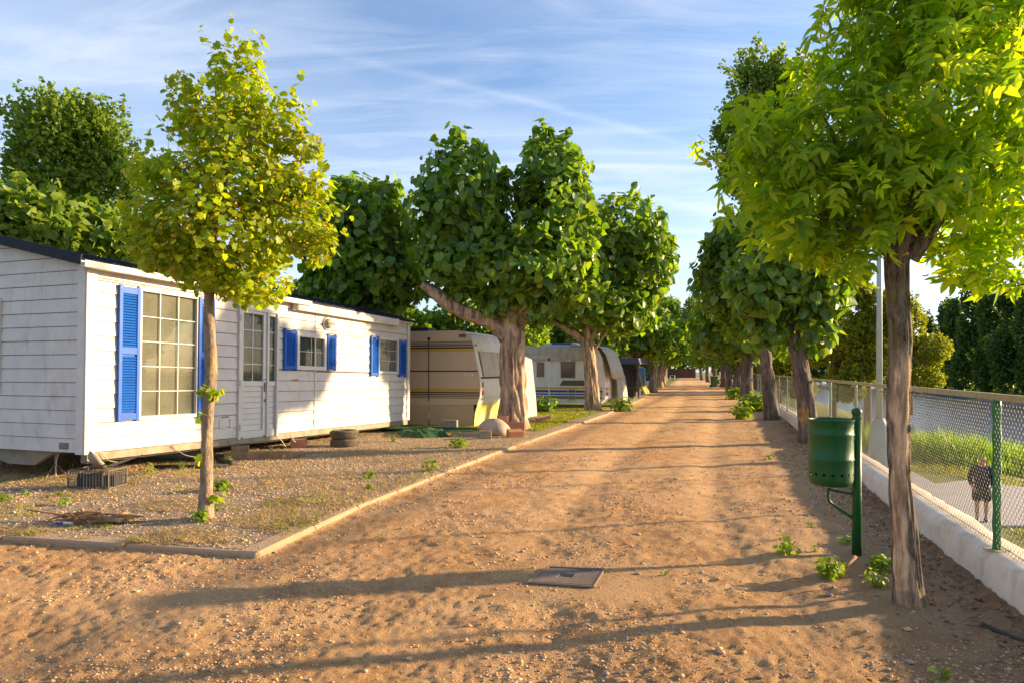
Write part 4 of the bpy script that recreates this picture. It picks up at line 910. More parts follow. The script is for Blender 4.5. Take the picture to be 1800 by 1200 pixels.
panes(A0+.07, A1-.07, gz0, gz1, 2, 4, door)
q = MB(); q.box((A1-.03, -.025, gz0-.1), (.03, .02, .16), None, 0, .004); q.bar((A1-.03, -.05, gz0+.03), (A1-.17, -.05, gz0+.03), .014, .016); q.box((A1-.03, -.03, gz0-.33), (.03, .02, .05)); q.build('handle', 'galvanised', door)
q = MB()
for z in (dz0+.2, gz0-.03, gz1-.1): q.tube([(dx0+.02, -.05, z-.05), (dx0+.02, -.05, z+.05)], .011, 8)
q.build('hinge', 'white_trim', door)
sm = MB(); B0, B1 = xm+.027, dx1-.045
sm.box(((B0+B1)/2, .01, gz0-.04), (B1-B0, .04, .08)); sm.box(((B0+B1)/2, .01, gz1+.02), (B1-B0, .04, .06)); sm.box(((B0+B1)/2, .01, dz0+.07), (B1-B0, .04, .12)); sl_ = sm.build('sidelight', 'white_trim', home)
lap(B0, B1, dz0+.13, gz0-.08, 8, sl_); panes(B0+.01, B1-.01, gz0, gz1, 1, 4, sl_)
def shutter(pxa, pxb, pyt, pyb):
    x0 = hloc(pxa, 600)[0]; x1 = hloc(pxb, 600)[0]; z1 = hloc(pxa, pyt)[1]; z0 = hloc(pxa, pyb)[1]; s_ = .24*(x1-x0); y = -.03; m_ = MB(); s_ = min(s_, .055)
    for x in (x0+s_/2, x1-s_/2): m_.box((x, y, (z0+z1)/2), (s_, .034, z1-z0), None, 0, .004)
    L = (z1-z0); mids = [z0+.05, z1-.05] if L < 1 else [z0+.06, z0+L*.52, z1-.06]
    for z in mids: m_.box(((x0+x1)/2, y+.001, z), (x1-x0-2*s_, .03, .09 if L > 1 else .06))
    m_.box(((x0+x1)/2, y+.014, (z0+z1)/2), (x1-x0-2*s_, .006, L-.05))
    sh = m_.build('shutter', 'blue_paint', home); q = MB(); z = z0+.1
    while z < z1-.09:
        if all(abs(z-m0) > .05 for m0 in mids): q.box(((x0+x1)/2, y-.003, z), (x1-x0-2*s_, .006, .034), Matrix.Rotation(-.65, 3, 'X'))
        z += .036
    o = q.build('louvres', 'blue_paint', sh); q = MB()
    for x in (x0+.02, x1-.02):
        for z in (z0+.04, z0+L*.45, z1-.04): q.box((x, y-.019, z), (.012, .008, .012))
    q.build('screws', 'galvanised', sh)
shutter(205, 243, 500, 740); shutter(346, 374, 522, 734); shutter(497, 519, 577, 650); shutter(573, 589, 587, 650); shutter(650, 664, 590, 661); shutter(700, 712, 597, 662)
# awning cassette, lamp, sockets, marks
a = hloc(514, 538); b_ = hloc(690, 566); q = MB()
q.bar((a[0], -.085, a[1]-.0), (b_[0], -.085, a[1]), .12, .15); q.bar((a[0], -.152, a[1]-.01), (b_[0], -.152, a[1]-.01), .012, .05)
aw = q.build('awning_case', 'awning_case', home); q = MB(); q.box((a[0]-.02, -.09, a[1]), (.04, .15, .18), None, 0, .02); q.build('end_cap', 'awning_case', aw); q = MB(); q.box((b_[0]+.02, -.09, a[1]), (.04, .15, .18), None, 0, .02); q.build('end_cap', 'awning_case', aw)
lx, lz = hloc(573, 569); q = MB(); 
for i in range(1): q.tube([(lx, -.012, lz), (lx, -.05, lz)], [.125, .12], 22)
la = q.build('wall_lamp', 'white_trim', home, True); q = MB()
prof_ = [(.11, -.05), (.10, -.09), (.07, -.12), (0, -.13)]; o_ = len(q.v)
for r_, y_ in prof_:
    for j in range(20): t_ = 2*math.pi*j/20; q.v.append((lx+r_*math.cos(t_), y_, lz+r_*math.sin(t_)*.9))
for i in range(3):
    for j in range(20): q.f.append((o_+i*20+j, o_+(i+1)*20+j, o_+(i+1)*20+(j+1) % 20, o_+i*20+(j+1) % 20)); q.m.append(0)
q.build('lamp_globe', 'blind', la, True); q = MB(); q.box((lx, -.115, lz+.0), (.24, .05, .025), None, 0, .008); q.build('lamp_band', 'galvanised', la)
q = MB(); x, z = hloc(390, 745); q.box((x, -.01, z), (.14, .02, .14), None, 0, .004); q.build('hatch', 'white_trim', home); q = MB(); q.box((x+.22, -.01, z), (.12, .02, .14), None, 0, .004); q.build('hatch', 'white_trim', home)
for px, py, ln in ((518, 667, .28), (395, 732, .2), (720-5, 692, .08), (252, 503, .05)):
    x, z = hloc(min(px, 712), py); q = MB(); q.poly([(x-ln/2, -.0085, z), (x-ln*.2, -.0085, z-.018), (x+ln*.1, -.0085, z-.006), (x+ln/2, -.0085, z-.02), (x+ln*.3, -.0085, z+.015), (x-ln*.1, -.0085, z+.008)], [(0, 1, 2, 3, 4, 5)]); q.build('paint_chip', 'old_wood', home)
y_, z_ = hg(113, 783); q = MB(); q.box((-.006, y_, z_), (.012, .16, .085)); vt = q.build('vent', 'chassis', home); q = MB()
for i in range(4): q.box((-.013, y_, z_-.03+i*.02), (.004, .14, .006))
q.build('vent_slats', 'backing_dark', vt)
q = MB(); yw, zw = hg(0, 528), 0; z0_, z1_ = hg(0, 690)[1], hg(0, 525)[1]; y0_ = hg(2, 600)[0]
q.box((-.012, y0_+.34, (z0_+z1_)/2), (.03, .7, z1_-z0_), None, 0, .004); wg = q.build('window', 'white_trim', home); q = MB(); q.box((-.03, y0_+.36, (z0_+z1_)/2), (.006, .56, z1_-z0_-.14)); q.build('pane', 'dark_glass', wg)
# underframe
q = MB(); q.box((HL/2, .20, -.075), (HL-.3, .08, .15)); q.box((HL/2, HW-.5, -.09), (HL-.3, .08, .18)); q.prism([(.35, 0), (HW-.2, 0), (HW*.62, -.02), (1.55, -.21), (1.05, -.21), (.75, -.05)], .06, lambda a, b, t: (.12+t, a, b))
for i in range(7): q.box((.8+i*1.15, HW/2, -.05), (.06, HW-.6, .08))
q.build('underframe', 'chassis', home)
q = MB(); q.box((HL/2, .015, -.055), (HL-.1, .03, .10)); q.build('sill', 'chassis', home)
def wire(pts, r, mat, name, parent=None): q = MB(); c = curve(pts, 6); q.tube(c, r, 6); return q.build(name, mat, parent, True)
for k, (pa, pb) in enumerate((((175, 795), (205, 797)), ((300, 783), (352, 790)), ((400, 775), (430, 778)), ((485, 765), (500, 770)), ((510, 764), (520, 768)), ((535, 760), (540, 768)))):
    a = hloc(*pa); b_ = hloc(*pb); wire([(a[0], -.02, -.02), ((a[0]*.6+b_[0]*.4), -.04, -.12-.05*(k % 3)), (b_[0], -.03, -.16-.09*(k % 2))], .006, 'white_trim' if k > 2 else 'grey_pipe', 'cable', home)

# supports and clutter beneath
def bx_thing(name, label, cat, p, d, rz, mat, z=None, group=None, bev=.008, tiltx=0):
    z = hz(p.x, p.y) if z is None else z
    q = MB(); q.box((0, 0, d[2]/2), d, None, 0, bev); o = q.build(name, mat); o.location = (p.x, p.y, z-.004); o.rotation_euler = (tiltx, 0, rz); return tag(o, label, cat, group)
p = gp(418, 806, .04); bx_thing('support_block', 'sunlit wooden support block under the door side of the home', 'block', p+Vector((0, .1, 0)), (.26, .2, .20), .3, 'old_wood')
p = gp(527, 789, .04); bx_thing('support_block', 'brick support block under the home between the door and the tyres', 'block', p+Vector((-.1, .25, 0)), (.28, .22, .17), .25, 'brick')
p = gp(455, 806, .04); bx_thing('timber', 'long dark timber lying under the home beside the jack', 'timber', p, (1.05, .10, .12), .2, 'old_wood')
p = gp(523, 804, .04); bx_thing('timber', 'short pale timber offcut on the ground right of the jack', 'timber', p, (.25, .10, .07), .25, 'old_wood')
p = gp(492, 806, .04); bx_thing('timber', 'narrow timber offcut next to the jack foot', 'timber', p, (.18, .12, .08), -.2, 'old_wood')
p = gp(520, 797, .04); bx_thing('timber', 'thin weathered plank lying behind the offcuts', 'plank', p, (1.1, .09, .03), .2, 'old_wood')
jk = thing('jack_stand', Vector((*gp(476, 808).xy, .04)), 'small steel jack stand with a flat head beside the dark timber', 'jack'); q = MB(); q.box((0, 0, .01), (.12, .12, .02)); q.build('base', 'rail_rust', jk); q = MB(); q.tube([(0, 0, .02), (0, 0, .17)], [.028, .022], 12); q.build('post', 'rail_rust', jk); q = MB(); q.tube([(0, 0, .17), (0, 0, .185)], [.05, .055], 12); q.build('head', 'galvanised', jk)
def tyre(loc, label, rz):
    t = thing('tyre', loc, label, 'tyre', rz, 'tyres stacked under the home'); R0, w_ = .265, .155
    pr = [(.16, .02), (.19, .0), (.235, .004), (.257, .02), (.265, .04), (.265, w_-.04), (.257, w_-.02), (.235, w_-.004), (.19, w_), (.16, w_-.02), (.165, w_/2), (.16, .02)]
    q = MB(); q.lathe(pr, (0, 0, 0), 36); q.build('casing', 'tyre_dusty', t, True); q = MB()
    for i in range(48):
        a = i*math.pi/24
        for zz in (.045, .078, .111): q.box((math.cos(a)*.266, math.sin(a)*.266, zz), (.008, .022, .024), Matrix.Rotation(a+(.3 if zz == .078 else 0), 3, 'Z'))
    o = q.build('tread', 'tyre_dusty', t); o['kind'] = 'stuff'
tp = gp(600, 786, .04)+Vector((0, .26, 0)); tyre(Vector((tp.x, tp.y, .035)), 'lower of two dusty old tyres stacked at the home edge', 0); tyre(Vector((tp.x-.01, tp.y+.01, .192)), 'upper of two dusty old tyres stacked at the home edge', .4)
# crate
cr_ = Vector((*gp(172, 862).xy, .05)); ct = thing('crate', cr_, 'black wire crate full of scrap in front of the home corner', 'crate', R(-4)); L_, D_, H_ = .50, .34, .22; q = MB()
for z in (0.01, H_): q.bar((-L_/2, -D_/2, z), (L_/2, -D_/2, z), .01, .012); q.bar((-L_/2, D_/2, z), (L_/2, D_/2, z), .01, .012); q.bar((-L_/2, -D_/2, z), (-L_/2, D_/2, z), .01, .012); q.bar((L_/2, -D_/2, z), (L_/2, D_/2, z), .01, .012)
for x in (-L_/2, L_/2):
    for y in (-D_/2, D_/2): q.bar((x, y, 0), (x, y, H_), .014, .014)
q.build('frame', 'grey_wire', ct); q = MB()
for i in range(1, 13):
    x = -L_/2+L_*i/13; q.tube([(x, -D_/2, 0), (x, -D_/2, H_)], .0025, 4); q.tube([(x, D_/2, 0), (x, D_/2, H_)], .0025, 4)
for j in range(1, 6):
    z = H_*j/6; q.tube([(-L_/2, -D_/2-.003, z), (L_/2, -D_/2-.003, z)], .0025, 4); q.tube([(-L_/2, D_/2, z), (L_/2, D_/2, z)], .0025, 4)
for i in range(1, 9):
    y = -D_/2+D_*i/9
    for sx in (-1, 1): q.tube([(sx*L_/2, y, 0), (sx*L_/2, y, H_)], .0025, 4)
q.build('wire_mesh', 'grey_wire', ct); q = MB(); q.box((-.12, .04, .09), (.2, .2, .16)); q.box((.05, -.10, .11), (.14, .03, .16)); q.box((.15, .05, .08), (.14, .18, .13)); o = q.build('scrap', 'black_plastic'); o.location = cr_; tag(o, 'dark plastic scrap lying inside the wire crate', 'scrap')
q = MB(); q.lathe([(.0, -.02), (.09, -.005), (.14, .03), (.165, .075), (.172, .078), (.15, .03), (.10, -.012), (0, -.028)], (0, 0, 0), 28); o = q.build('bowl', 'chassis', None, True); o.scale = (.82, .82, .9); o.location = cr_+Vector((-.05, .0, .29)); o.rotation_euler = (R(16), R(-48), R(200)); tag(o, 'dented tan metal bowl tipped on top of the wire crate', 'bowl')
for k, (a, b_) in enumerate((((.10, -.05, .24), (.42, .08, .36)), ((.14, .03, .24), (.46, .16, .37)))):
    q = MB(); q.bar(Vector(a), Vector(b_), .045, .012); o = q.build('metal_strip', 'grey_wire'); o.location = cr_; tag(o, ['front grey metal strip poking out of the crate to the right', 'rear grey metal strip poking out of the crate to the right'][k], 'metal strip')
q = MB(); pp = gp(290, 824, .04); q.tube([(-.5, 0, .035), (.5, .12, .035)], .028, 12); o = q.build('pipe', 'black_rubber', None, True); o.location = (pp.x+.35, pp.y, .04); tag(o, 'thin black pipe lying on the gravel right of the crate', 'pipe')
q = MB(); q.tube([(0, 0, 0), (-1.9, .5, 0)], [.085, .085], 16, cap=False); q.tube([(0, 0, 0), (-1.9, .5, 0)], [.07, .07], 16, cap=False); o = q.build('pipe', 'grey_pipe', None, True); p = gp(340, 815, .04); o.location = (p.x+.1, p.y+.35, .13); tag(o, 'wide grey pipe lying under the home with its open end outward', 'pipe')
q = MB(); q.tube([(0, 0, 0), (.35, -.35, -.02)], [.05, .05], 10); o = q.build('pipe', 'black_rubber', None, True); p = gp(385, 812, .04); o.location = (p.x, p.y, .09); tag(o, 'short black pipe stub under the home behind the linden trunk', 'pipe')
# stand for the gable drawbar
js = thing('prop_stand', Vector((*gp(98, 843).xy, .05)), 'thin rusty prop stand under the left gable with a white cable', 'stand'); q = MB()
for a in (.3, 2.2, 4.4): q.tube([(0, 0, .18), (math.cos(a)*.14, math.sin(a)*.14, 0)], .009, 6)
q.build('legs', 'grey_wire', js); q = MB(); q.tube([(0, 0, .05), (0, 0, .30)], .012, 8); q.build('stem', 'rail_rust', js)
q = MB(); q.tube(curve([(.02, -.03, 0), (.03, -.03, .2), (.06, -.03, .34), (.055, -.03, .52)], 5), .007, 6); q.build('cable', 'white_trim', js, True)
# bark debris pile
dp_ = Vector((*gp(160, 925).xy, .05)); deb = thing('bark_pile', dp_, 'heap of orange-brown bark strips beside the kerb at the lower left', 'debris')
for k in range(26):
    q = MB(); L = random.uniform(.12, .42); c = Vector((random.uniform(-.28, .32), random.uniform(-.08, .12), random.uniform(.01, .07))); a = random.gauss(.15, .55); dv = Vector((math.cos(a), math.sin(a), random.uniform(-.12, .12)))*L/2
    cc_ = curve([c-dv, c+Vector((0, 0, random.uniform(-.01, .025))), c+dv], 3); q.tube(cc_, lerp_r([.004, random.uniform(.010, .022), .005], len(cc_)), 5); o = q.build('bark_strip', 'bark_debris', deb)
q = MB(); q.bar((-.62, .05, .10), (-.1, 0, .04), .03, .012); q.build('bark_strip', 'bark_debris', deb)
q = MB(); q.box((.18, -.04, .035), (.34, .09, .03), Matrix.Rotation(-.25, 3, 'Z')); q.build('bark_slab', 'old_wood', deb)
q = MB(); q.tube([(-.045, 0, .02), (.02, 0, .02)], .011, 10); o = q.build('bottle_cap_tube', 'blue_paint'); o.name = 'spray_can'; o.location = Vector((*gp(108, 932).xy, .05)); tag(o, 'small blue and white tube lying left of the bark heap', 'tube')
q = MB(); q.tube([(.02, 0, .02), (.10, 0, .02)], .012, 10); q.build('label_band', 'white_trim', o)

# ---------------------------------------------------------------- beige caravan
CV = Vector((-.941, .339, 0)).normalized(); CU = Vector((.339, .941, 0)).normalized()
CB = Vector((*gp(836, 752).xy, .03))
car = thing('caravan', CB, 'beige caravan with yellow and brown stripes beside the thick tree', 'caravan', math.atan2(CU.y, CU.x))   # local x = depth CU, y = CV (leftwards)
CW = 2.05; CLn = 5.6
cs = CB.y/FP
def cl_(px, py): return (835-px)*cs*1.02, (752-py)*cs
outl = [(835, 757-3), (832, 735), (834, 725), (838, 712), (843, 698), (844, 680), (842, 662), (836, 635), (831, 610), (828, 600), (822, 589), (812, 584), (800, 582)]
pr = [(-(x-835)*cs, (752-y)*cs) for x, y in outl]
top = pr[-1][1]
prof_ = pr+[(CLn-.5, top), (CLn-.15, top-.25), (CLn, top-.9), (CLn-.1, .4), (CLn-.3, .02)]
q = MB(); q.prism(prof_[3:-1], CW, lambda a, b, t: (t, a, b)); body = q.build('body', 'caravan_beige', car)
# skirt panels below
zsk = pr[3][1]-.02
for i, (y0, y1) in enumerate(((.06, 1.32), (1.35, 2.3), (2.33, 3.6), (3.65, 5.2))):
    q = MB(); q.box((.03, (y0+y1)/2, zsk/2-.01), (.02, y1-y0, zsk+.03), Matrix.Rotation(.02*(i % 2), 3, 'X')); q.build('skirt_panel', 'skirt_canvas', car)
# side stripes
def stripe(z0, z1, mat, y0=None):
    # narrow to the profile's edge
    zs = np.array([p[1] for p in pr]); ys = np.array([p[0] for p in pr]); o = np.argsort(zs); e0 = float(np.interp(z0, zs[o], ys[o])); e1 = float(np.interp(z1, zs[o], ys[o]))
    q = MB(); q.poly([(-.004, e0+.01, z0), (-.004, CLn-.2, z0), (-.004, CLn-.2, z1), (-.004, e1+.01, z1), (0.02, e0+.01, z0), (.02, CLn-.2, z0), (.02, CLn-.2, z1), (.02, e1+.01, z1)], [(3, 2, 1, 0), (0, 1, 5, 4), (2, 3, 7, 6)]); q.build('stripe', mat, body)
zz = lambda py: (752-py)*cs
for a, b_, m_ in ((603.3, 601.2, 'stripe_brown'), (606.2, 604.4, 'stripe_brown'), (609.6, 607.2, 'stripe_dark'), (614, 611, 'stripe_dark'), (619, 614.6, 'stripe_yellow'), (655, 652.6, 'stripe_dark'), (689.5, 684.8, 'stripe_yellow'), (693, 690.4, 'stripe_dark'), (696.4, 694.4, 'stripe_dark'), (699.4, 697.6, 'stripe_brown'), (702, 700.6, 'stripe_brown')): stripe(zz(a), zz(b_), m_)
q = MB(); y, z = (835-810)*cs, zz(592); q.box((-.01, y, z), (.02, .19, .08)); q.build('vent', 'backing_dark', body)
y = (835-744)*cs; q = MB(); q.tube([(-.02, y, zz(708)), (-.02, y, zz(598))], .011, 6); q.box((-.02, y, zz(596)), (.03, .07, .07)); q.build('drain_pipe', 'stripe_dark', body)
q = MB(); y = (835-822)*cs; q.box((-.005, y, zz(660)), (.01, .26, .065), None, 0, .003); bd = q.build('badge', 'caravan_white', body); q = MB()
for i in range(6): q.box((-.012, y+.09-i*.032, zz(660)), (.004, .018, .025))
q.build('lettering', 'stripe_brown', bd)
# rear panel (faces the path), following the profile
zs = [p[1] for p in pr]; ys = [p[0] for p in pr]
def prof_y(z): o = np.argsort(zs); return float(np.interp(z, np.array(zs)[o], np.array(ys)[o]))
def rear(z0, z1, x0, x1, mat, name, parent, off=.006, n=6, ribs=0):
    q = MB()
    for i in range(n):
        a, b_ = z0+(z1-z0)*i/n, z0+(z1-z0)*(i+1)/n
        q.poly([(x0, prof_y(a)-off, a), (x1, prof_y(a)-off, a), (x1, prof_y(b_)-off, b_), (x0, prof_y(b_)-off, b_), (x0, prof_y(a)+.02, a), (x1, prof_y(a)+.02, a), (x1, prof_y(b_)+.02, b_), (x0, prof_y(b_)+.02, b_)], [(0, 1, 2, 3), (4, 5, 1, 0), (3, 2, 6, 7), (0, 3, 7, 4), (1, 5, 6, 2)])
    return q.build(name, mat, parent)
rear(zz(618), zz(585), .02, CW-.02, 'caravan_white', 'upper_panel', body, .004)
rear(zz(665), zz(617.5), .02, .22, 'caravan_white', 'side_strip', body, .005)
rear(zz(663), zz(618.5), .26, CW-.26, 'tarp_grey', 'window_cover', body, .03)
rear(zz(663), zz(618.5), .225, .255, 'black_rubber', 'window_seal', body, .008)
rear(zz(667), zz(664), .1, CW-.1, 'black_rubber', 'window_sill', body, .03, 2)
k = 0; py = 711
while py > 667.5:
    rear(zz(py), zz(py-3.4), .02, CW-.02, 'caravan_white', 'rib_board', body, .008, 1); py -= 3.7
rear(zz(738), zz(712), .02, CW-.02, 'algae_yellow', 'lower_panel', body, .008, 4)
q = MB(); q.box((CW/2, prof_y(zz(740))+.03, .12), (CW-.04, .04, .3)); q.build('lower_panel', 'algae_yellow', body)
for (x, py, dz, mat, nm) in ((.12, 608, .05, 'red_plastic', 'marker_light'), (.16, 692, .11, 'red_plastic', 'tail_light')):
    q = MB(); z = zz(py); q.box((x, prof_y(z)-.02, z), (.10 if nm[0] == 't' else .06, .03, dz), None, 0, .006); q.build(nm, mat, body)
q = MB(); z = zz(677); yq = prof_y(z)-.018; q.prism([(-.055, -.07), (.055, -.07), (0, .09)], .012, lambda a, b, t: (.15+a, yq-t, z+b)); q.build('reflector', 'red_plastic', body)
tx = bpy.data.curves.new('number', 'FONT'); tx.body = '1322'; tx.size = .15; tx.extrude = .002; to = bpy.data.objects.new('number', tx); COL.objects.link(to)
bpy.context.view_layer.update(); tm = bpy.data.meshes.new_from_object(to.evaluated_get(bpy.context.evaluated_depsgraph_get())); bpy.data.objects.remove(to); tm.materials.append(M['stripe_brown'])
o = bpy.data.objects.new('number', tm); link(o, body); z = zz(704); o.location = (.03, prof_y(z)-.016, z); o.rotation_euler = (R(90), 0, 0)
q = MB(); z = zz(604); yq = prof_y(z)-.012; q.box((.45, yq, z), (.3, .008, .025)); q.box((.62, yq, z-.05), (.05, .008, .08)); q.build('emblem', 'algae_yellow', body)
# roof load
q = MB(); q.box((0, 0, .06), (.5, .85, .12), None, 0, .01); o = q.build('roof_box', 'black_plastic'); o.location = CB+CU*.6+CV*1.95+Vector((0, 0, top-.004)); o.rotation_euler = (0, 0, math.atan2(CU.y, CU.x)); tag(o, 'low black box lying on the beige caravan roof', 'box'); q = MB()
for i in range(9): q.box((-.255, -.38+i*.095, .06), (.01, .02, .10))
q.build('ribs', 'black_rubber', o)
p = gp(790, 752.5, .04); bx_thing('concrete_block', 'dark square block standing against the beige caravan skirt', 'block', p+Vector((0, -.0, 0)), (.40, .2, .20), -.1, 'chassis')
# turf mats
def mat_sheet(name, label, pts, z, mat, h=.02, bumpy=.03):
    q = MB(); n = len(pts); c = sum((Vector((*p, 0)) for p in pts), Vector())/n; ring = []
    for i in range(n):
        a = Vector((*pts[i], 0)); b_ = Vector((*pts[(i+1) % n], 0))
        for k in range(5): ring.append(a+(b_-a)*k/5+Vector((random.uniform(-.02, .02), random.uniform(-.02, .02), 0)))
    V = []; m_ = len(ring); lev = (1, .8, .55, .25)
    for f_ in lev:
        for p_ in ring: w_ = c+(p_-c)*f_; V.append((w_.x, w_.y, z+h*(f_ < 1)+bumpy*random.random()*(f_ < 1)))
    V.append((c.x, c.y, z+h)); F = [(i+j*m_, (i+1) % m_+j*m_, (i+1) % m_+(j+1)*m_, i+(j+1)*m_) for j in range(3) for i in range(m_)]+[(3*m_+i, 3*m_+(i+1) % m_, 4*m_) for i in range(m_)]
    q.poly(V, F); o = q.build(name, mat); return tag(o, label, 'mat')
G = lambda px, py: tuple(gp(px, py, .04).xy)
mat_sheet('turf_mat', 'flat green artificial turf mat beside the beige caravan skirt', [G(640, 748), G(835, 752), G(850, 760), G(700, 758), G(640, 756)], .06, 'turf_mat', .015, .008)
mat_sheet('turf_mat', 'crumpled dark green turf mat on the dirt right of the tyres', [G(698, 762), G(716, 757), G(782, 760), G(790, 768), G(745, 771), G(706, 768)], .05, 'turf_mat', .07, .07)
# boulder, bricks
q = MB(); nv = 18; o_ = 0
for i in range(nv+1):
    ph = math.pi*i/nv
    for j in range(28):
        a = 2*math.pi*j/28; d_ = 1+.05*math.sin(3*a+ph*2)+.04*math.sin(ph*4+a); q.v.append((.33*math.cos(ph)*d_, .21*math.sin(ph)*math.cos(a)*d_, .195*math.sin(ph)*math.sin(a)*d_))
for i in range(nv):
    for j in range(28): q.f.append((i*28+j, i*28+(j+1) % 28, (i+1)*28+(j+1) % 28, (i+1)*28+j)); q.m.append(0)
o = q.build('boulder', 'boulder', None, True); p = gp(873, 767, .04); o.location = (p.x-.05, p.y+.2, .22); o.rotation_euler = (0, .12, .1); tag(o, 'large smooth oval boulder at the foot of the thick tree', 'boulder')
p = gp(853, 771, .04); bx_thing('brick_block', 'dark brown block in front of the boulder', 'block', p, (.25, .16, .17), .1, 'chassis')
p = gp(818, 769, .04); bx_thing('timber', 'flat grey timber lying left of the boulder', 'timber', p+Vector((0, .1, 0)), (.62, .12, .10), -.03, 'chassis')
p = gp(905, 768, .04); bx_thing('brick_block', 'reddish wedge of brickwork in front of the thick trunk', 'block', p+Vector((0, .03, 0)), (.34, .2, .16), .35, 'brick', tiltx=.25)
p = gp(902, 762, .04); bx_thing('brick_block', 'long terracotta brick leaning right behind the wedge', 'block', p+Vector((.05, .22, 0)), (.44, .14, .24), -.05, 'brick', tiltx=-.2)
p = gp(886, 757, .04); bx_thing('brick_block', 'terracotta tile standing between boulder and thick trunk', 'block', p+Vector((.0, .02, 0)), (.22, .10, .36), .2, 'brick', tiltx=-.35)
# awning tent + concrete blocks
TB = Vector((*gp(935, 738).xy, .03)); tn = thing('awning_tent', TB+Vector((0, .9, 0)), 'off-white awning tent with sloping side behind the thick tree', 'tent', math.atan2(CV.y, CV.x)); ks = (TB.y)/FP
Tl = lambda px, py, d=0: ((935-px)*ks, d, (740-py)*ks)
q = MB(); out = [Tl(947, 741), Tl(944, 700), Tl(936, 634), Tl(925, 629), Tl(880, 626), Tl(880, 741)]; q.poly([(x, y, z) for x, y, z in out]+[(x+.05, 2.2, z) for x, y, z in out], [(0, 1, 2, 3, 4, 5), (6, 11, 10, 9, 8, 7)]+[(i, i+6, (i+1) % 6+6, (i+1) % 6) for i in range(6)]); tw = q.build('canvas', 'tent_canvas', tn)
q = MB(); q.tube([Tl(925, 655, -.02), Tl(938, 738, -.02)], .012, 6); q.tube([Tl(936, 636, -.02), Tl(946, 740, -.02)], .010, 6); q.build('piping', 'white_trim', tn)
blocks = ['nearest', 'second', 'third', 'fourth', 'farthest']
for i, (px, py) in enumerate(((930, 745), (938, 743), (945, 741), (951, 739.5), (957, 738))):
    p = gp(px, py, .04); t = thing('hollow_block', Vector((p.x, p.y+.1, .04)), '%s hollow concrete block in the row beside the awning tent' % blocks[i], 'concrete block', 1.75, 'hollow blocks beside the tent'); q = MB()
    w_, h_, d_ = .20, .13, .34
    for z in (.012, h_-.012): q.box((0, 0, z), (w_, d_, .024))
    for y in (-d_/2+.012, 0, d_/2-.012): q.box((0, y, h_/2), (w_-.004, .024, h_-.05))
    for x in (-w_/2+.012, 0, w_/2-.012): q.box((x, 0, h_/2), (.024, d_-.004, h_-.052))
    q.build('shell', 'concrete', t)

# ---------------------------------------------------------------- white caravan
WB = Vector((*gp(1056, 719).xy, .0)); wk = WB.y/FP
wc = thing('caravan', WB, 'white caravan with a blue stripe, partly covered by a grey tarp', 'caravan', math.atan2(CU.y, CU.x))
L2, W2c = 5.2, 2.2; wy = lambda px: (1056-px)*wk; wz = lambda py: (719-py)*wk
o2 = [(1056, 708), (1064, 700), (1063, 660), (1058, 628), (1051, 614), (1040, 609), (930, 608), (900, 612), (892, 640), (892, 690), (905, 709)]
q = MB(); q.prism([(wy(x)*1.0, wz(y)) for x, y in o2], W2c, lambda a, b, t: (t, a, b)); wb = q.build('body', 'caravan_white', wc)
q = MB(); q.box((.03, wy(985), wz(714)), (.02, wy(905)-wy(1050), .14)); q.build('skirt_panel', 'backing_dark', wc)
for a, b_, m_ in ((683.5, 680.5, 'stripe_yellow'), (689.5, 685.5, 'stripe_blue'), (694, 691.5, 'stripe_blue'), (701, 696, 'stripe_brown')):
    q = MB(); q.box((-.003, wy(976), (wz(a)+wz(b_))/2), (.008, wy(894)-wy(1060), wz(b_)-wz(a))); q.build('stripe', m_, wb)
for (xa, xb, ya, yb, mt) in ((983, 1010, 635, 664, 'dark_glass'), (938, 952, 636, 662, 'dark_glass')):
    q = MB(); q.box((-.01, (wy(xa)+wy(xb))/2, (wz(ya)+wz(yb))/2), (.03, wy(xa)-wy(xb), wz(ya)-wz(yb)), None, 0, .01); w_ = q.build('window', 'stripe_brown', wb); q = MB(); q.box((-.03, (wy(xa)+wy(xb))/2, (wz(ya)+wz(yb))/2), (.014, wy(xa)-wy(xb)-.1, wz(ya)-wz(yb)-.1)); q.build('pane', mt, w_)
q = MB(); q.prism([(wy(981), 0), (wy(1045), 0), (wy(1045), wz(668)-wz(677.5)), (wy(987), wz(668)-wz(677.5))], .012, lambda a, b, t: (-.02+t, a, wz(677.5)+b)); q.build('vent_panel', 'backing_dark', wb)
q = MB(); xa, xb, ya, yb = 997, 1011, 684.5, 702
for s_ in (xa, xb): q.box((-.02, wy(s_), (wz(ya)+wz(yb))/2), (.02, .035, wz(ya)-wz(yb)))
for s_ in (ya, yb): q.box((-.02, (wy(xa)+wy(xb))/2, wz(s_)), (.019, wy(xa)-wy(xb)+.035, .035))
q.build('hatch_frame', 'tent_canvas', wb)
q = MB(); q.prism([(wy(1016), 0), (wy(938), 0), (wy(950), .17), (wy(1000), .19)], 1.0, lambda a, b, t: (.5+t, a, wz(608.5)+b)); q.build('roof_dome', 'white_trim', wb)
q = MB(); q.box((.49, wy(978), wz(602)), (.02, .8, .07)); q.build('dome_window', 'stripe_blue', wb)
# tail light bits
q = MB(); q.box((.3, wy(1064)-.02, wz(692)), (.25, .05, .12), None, 0, .01); q.build('tail_light', 'red_plastic', wb); q = MB(); q.box((.5, wy(1065)-.01, wz(683)), (.7, .04, .10)); q.build('number_plate', 'stripe_yellow', wb)
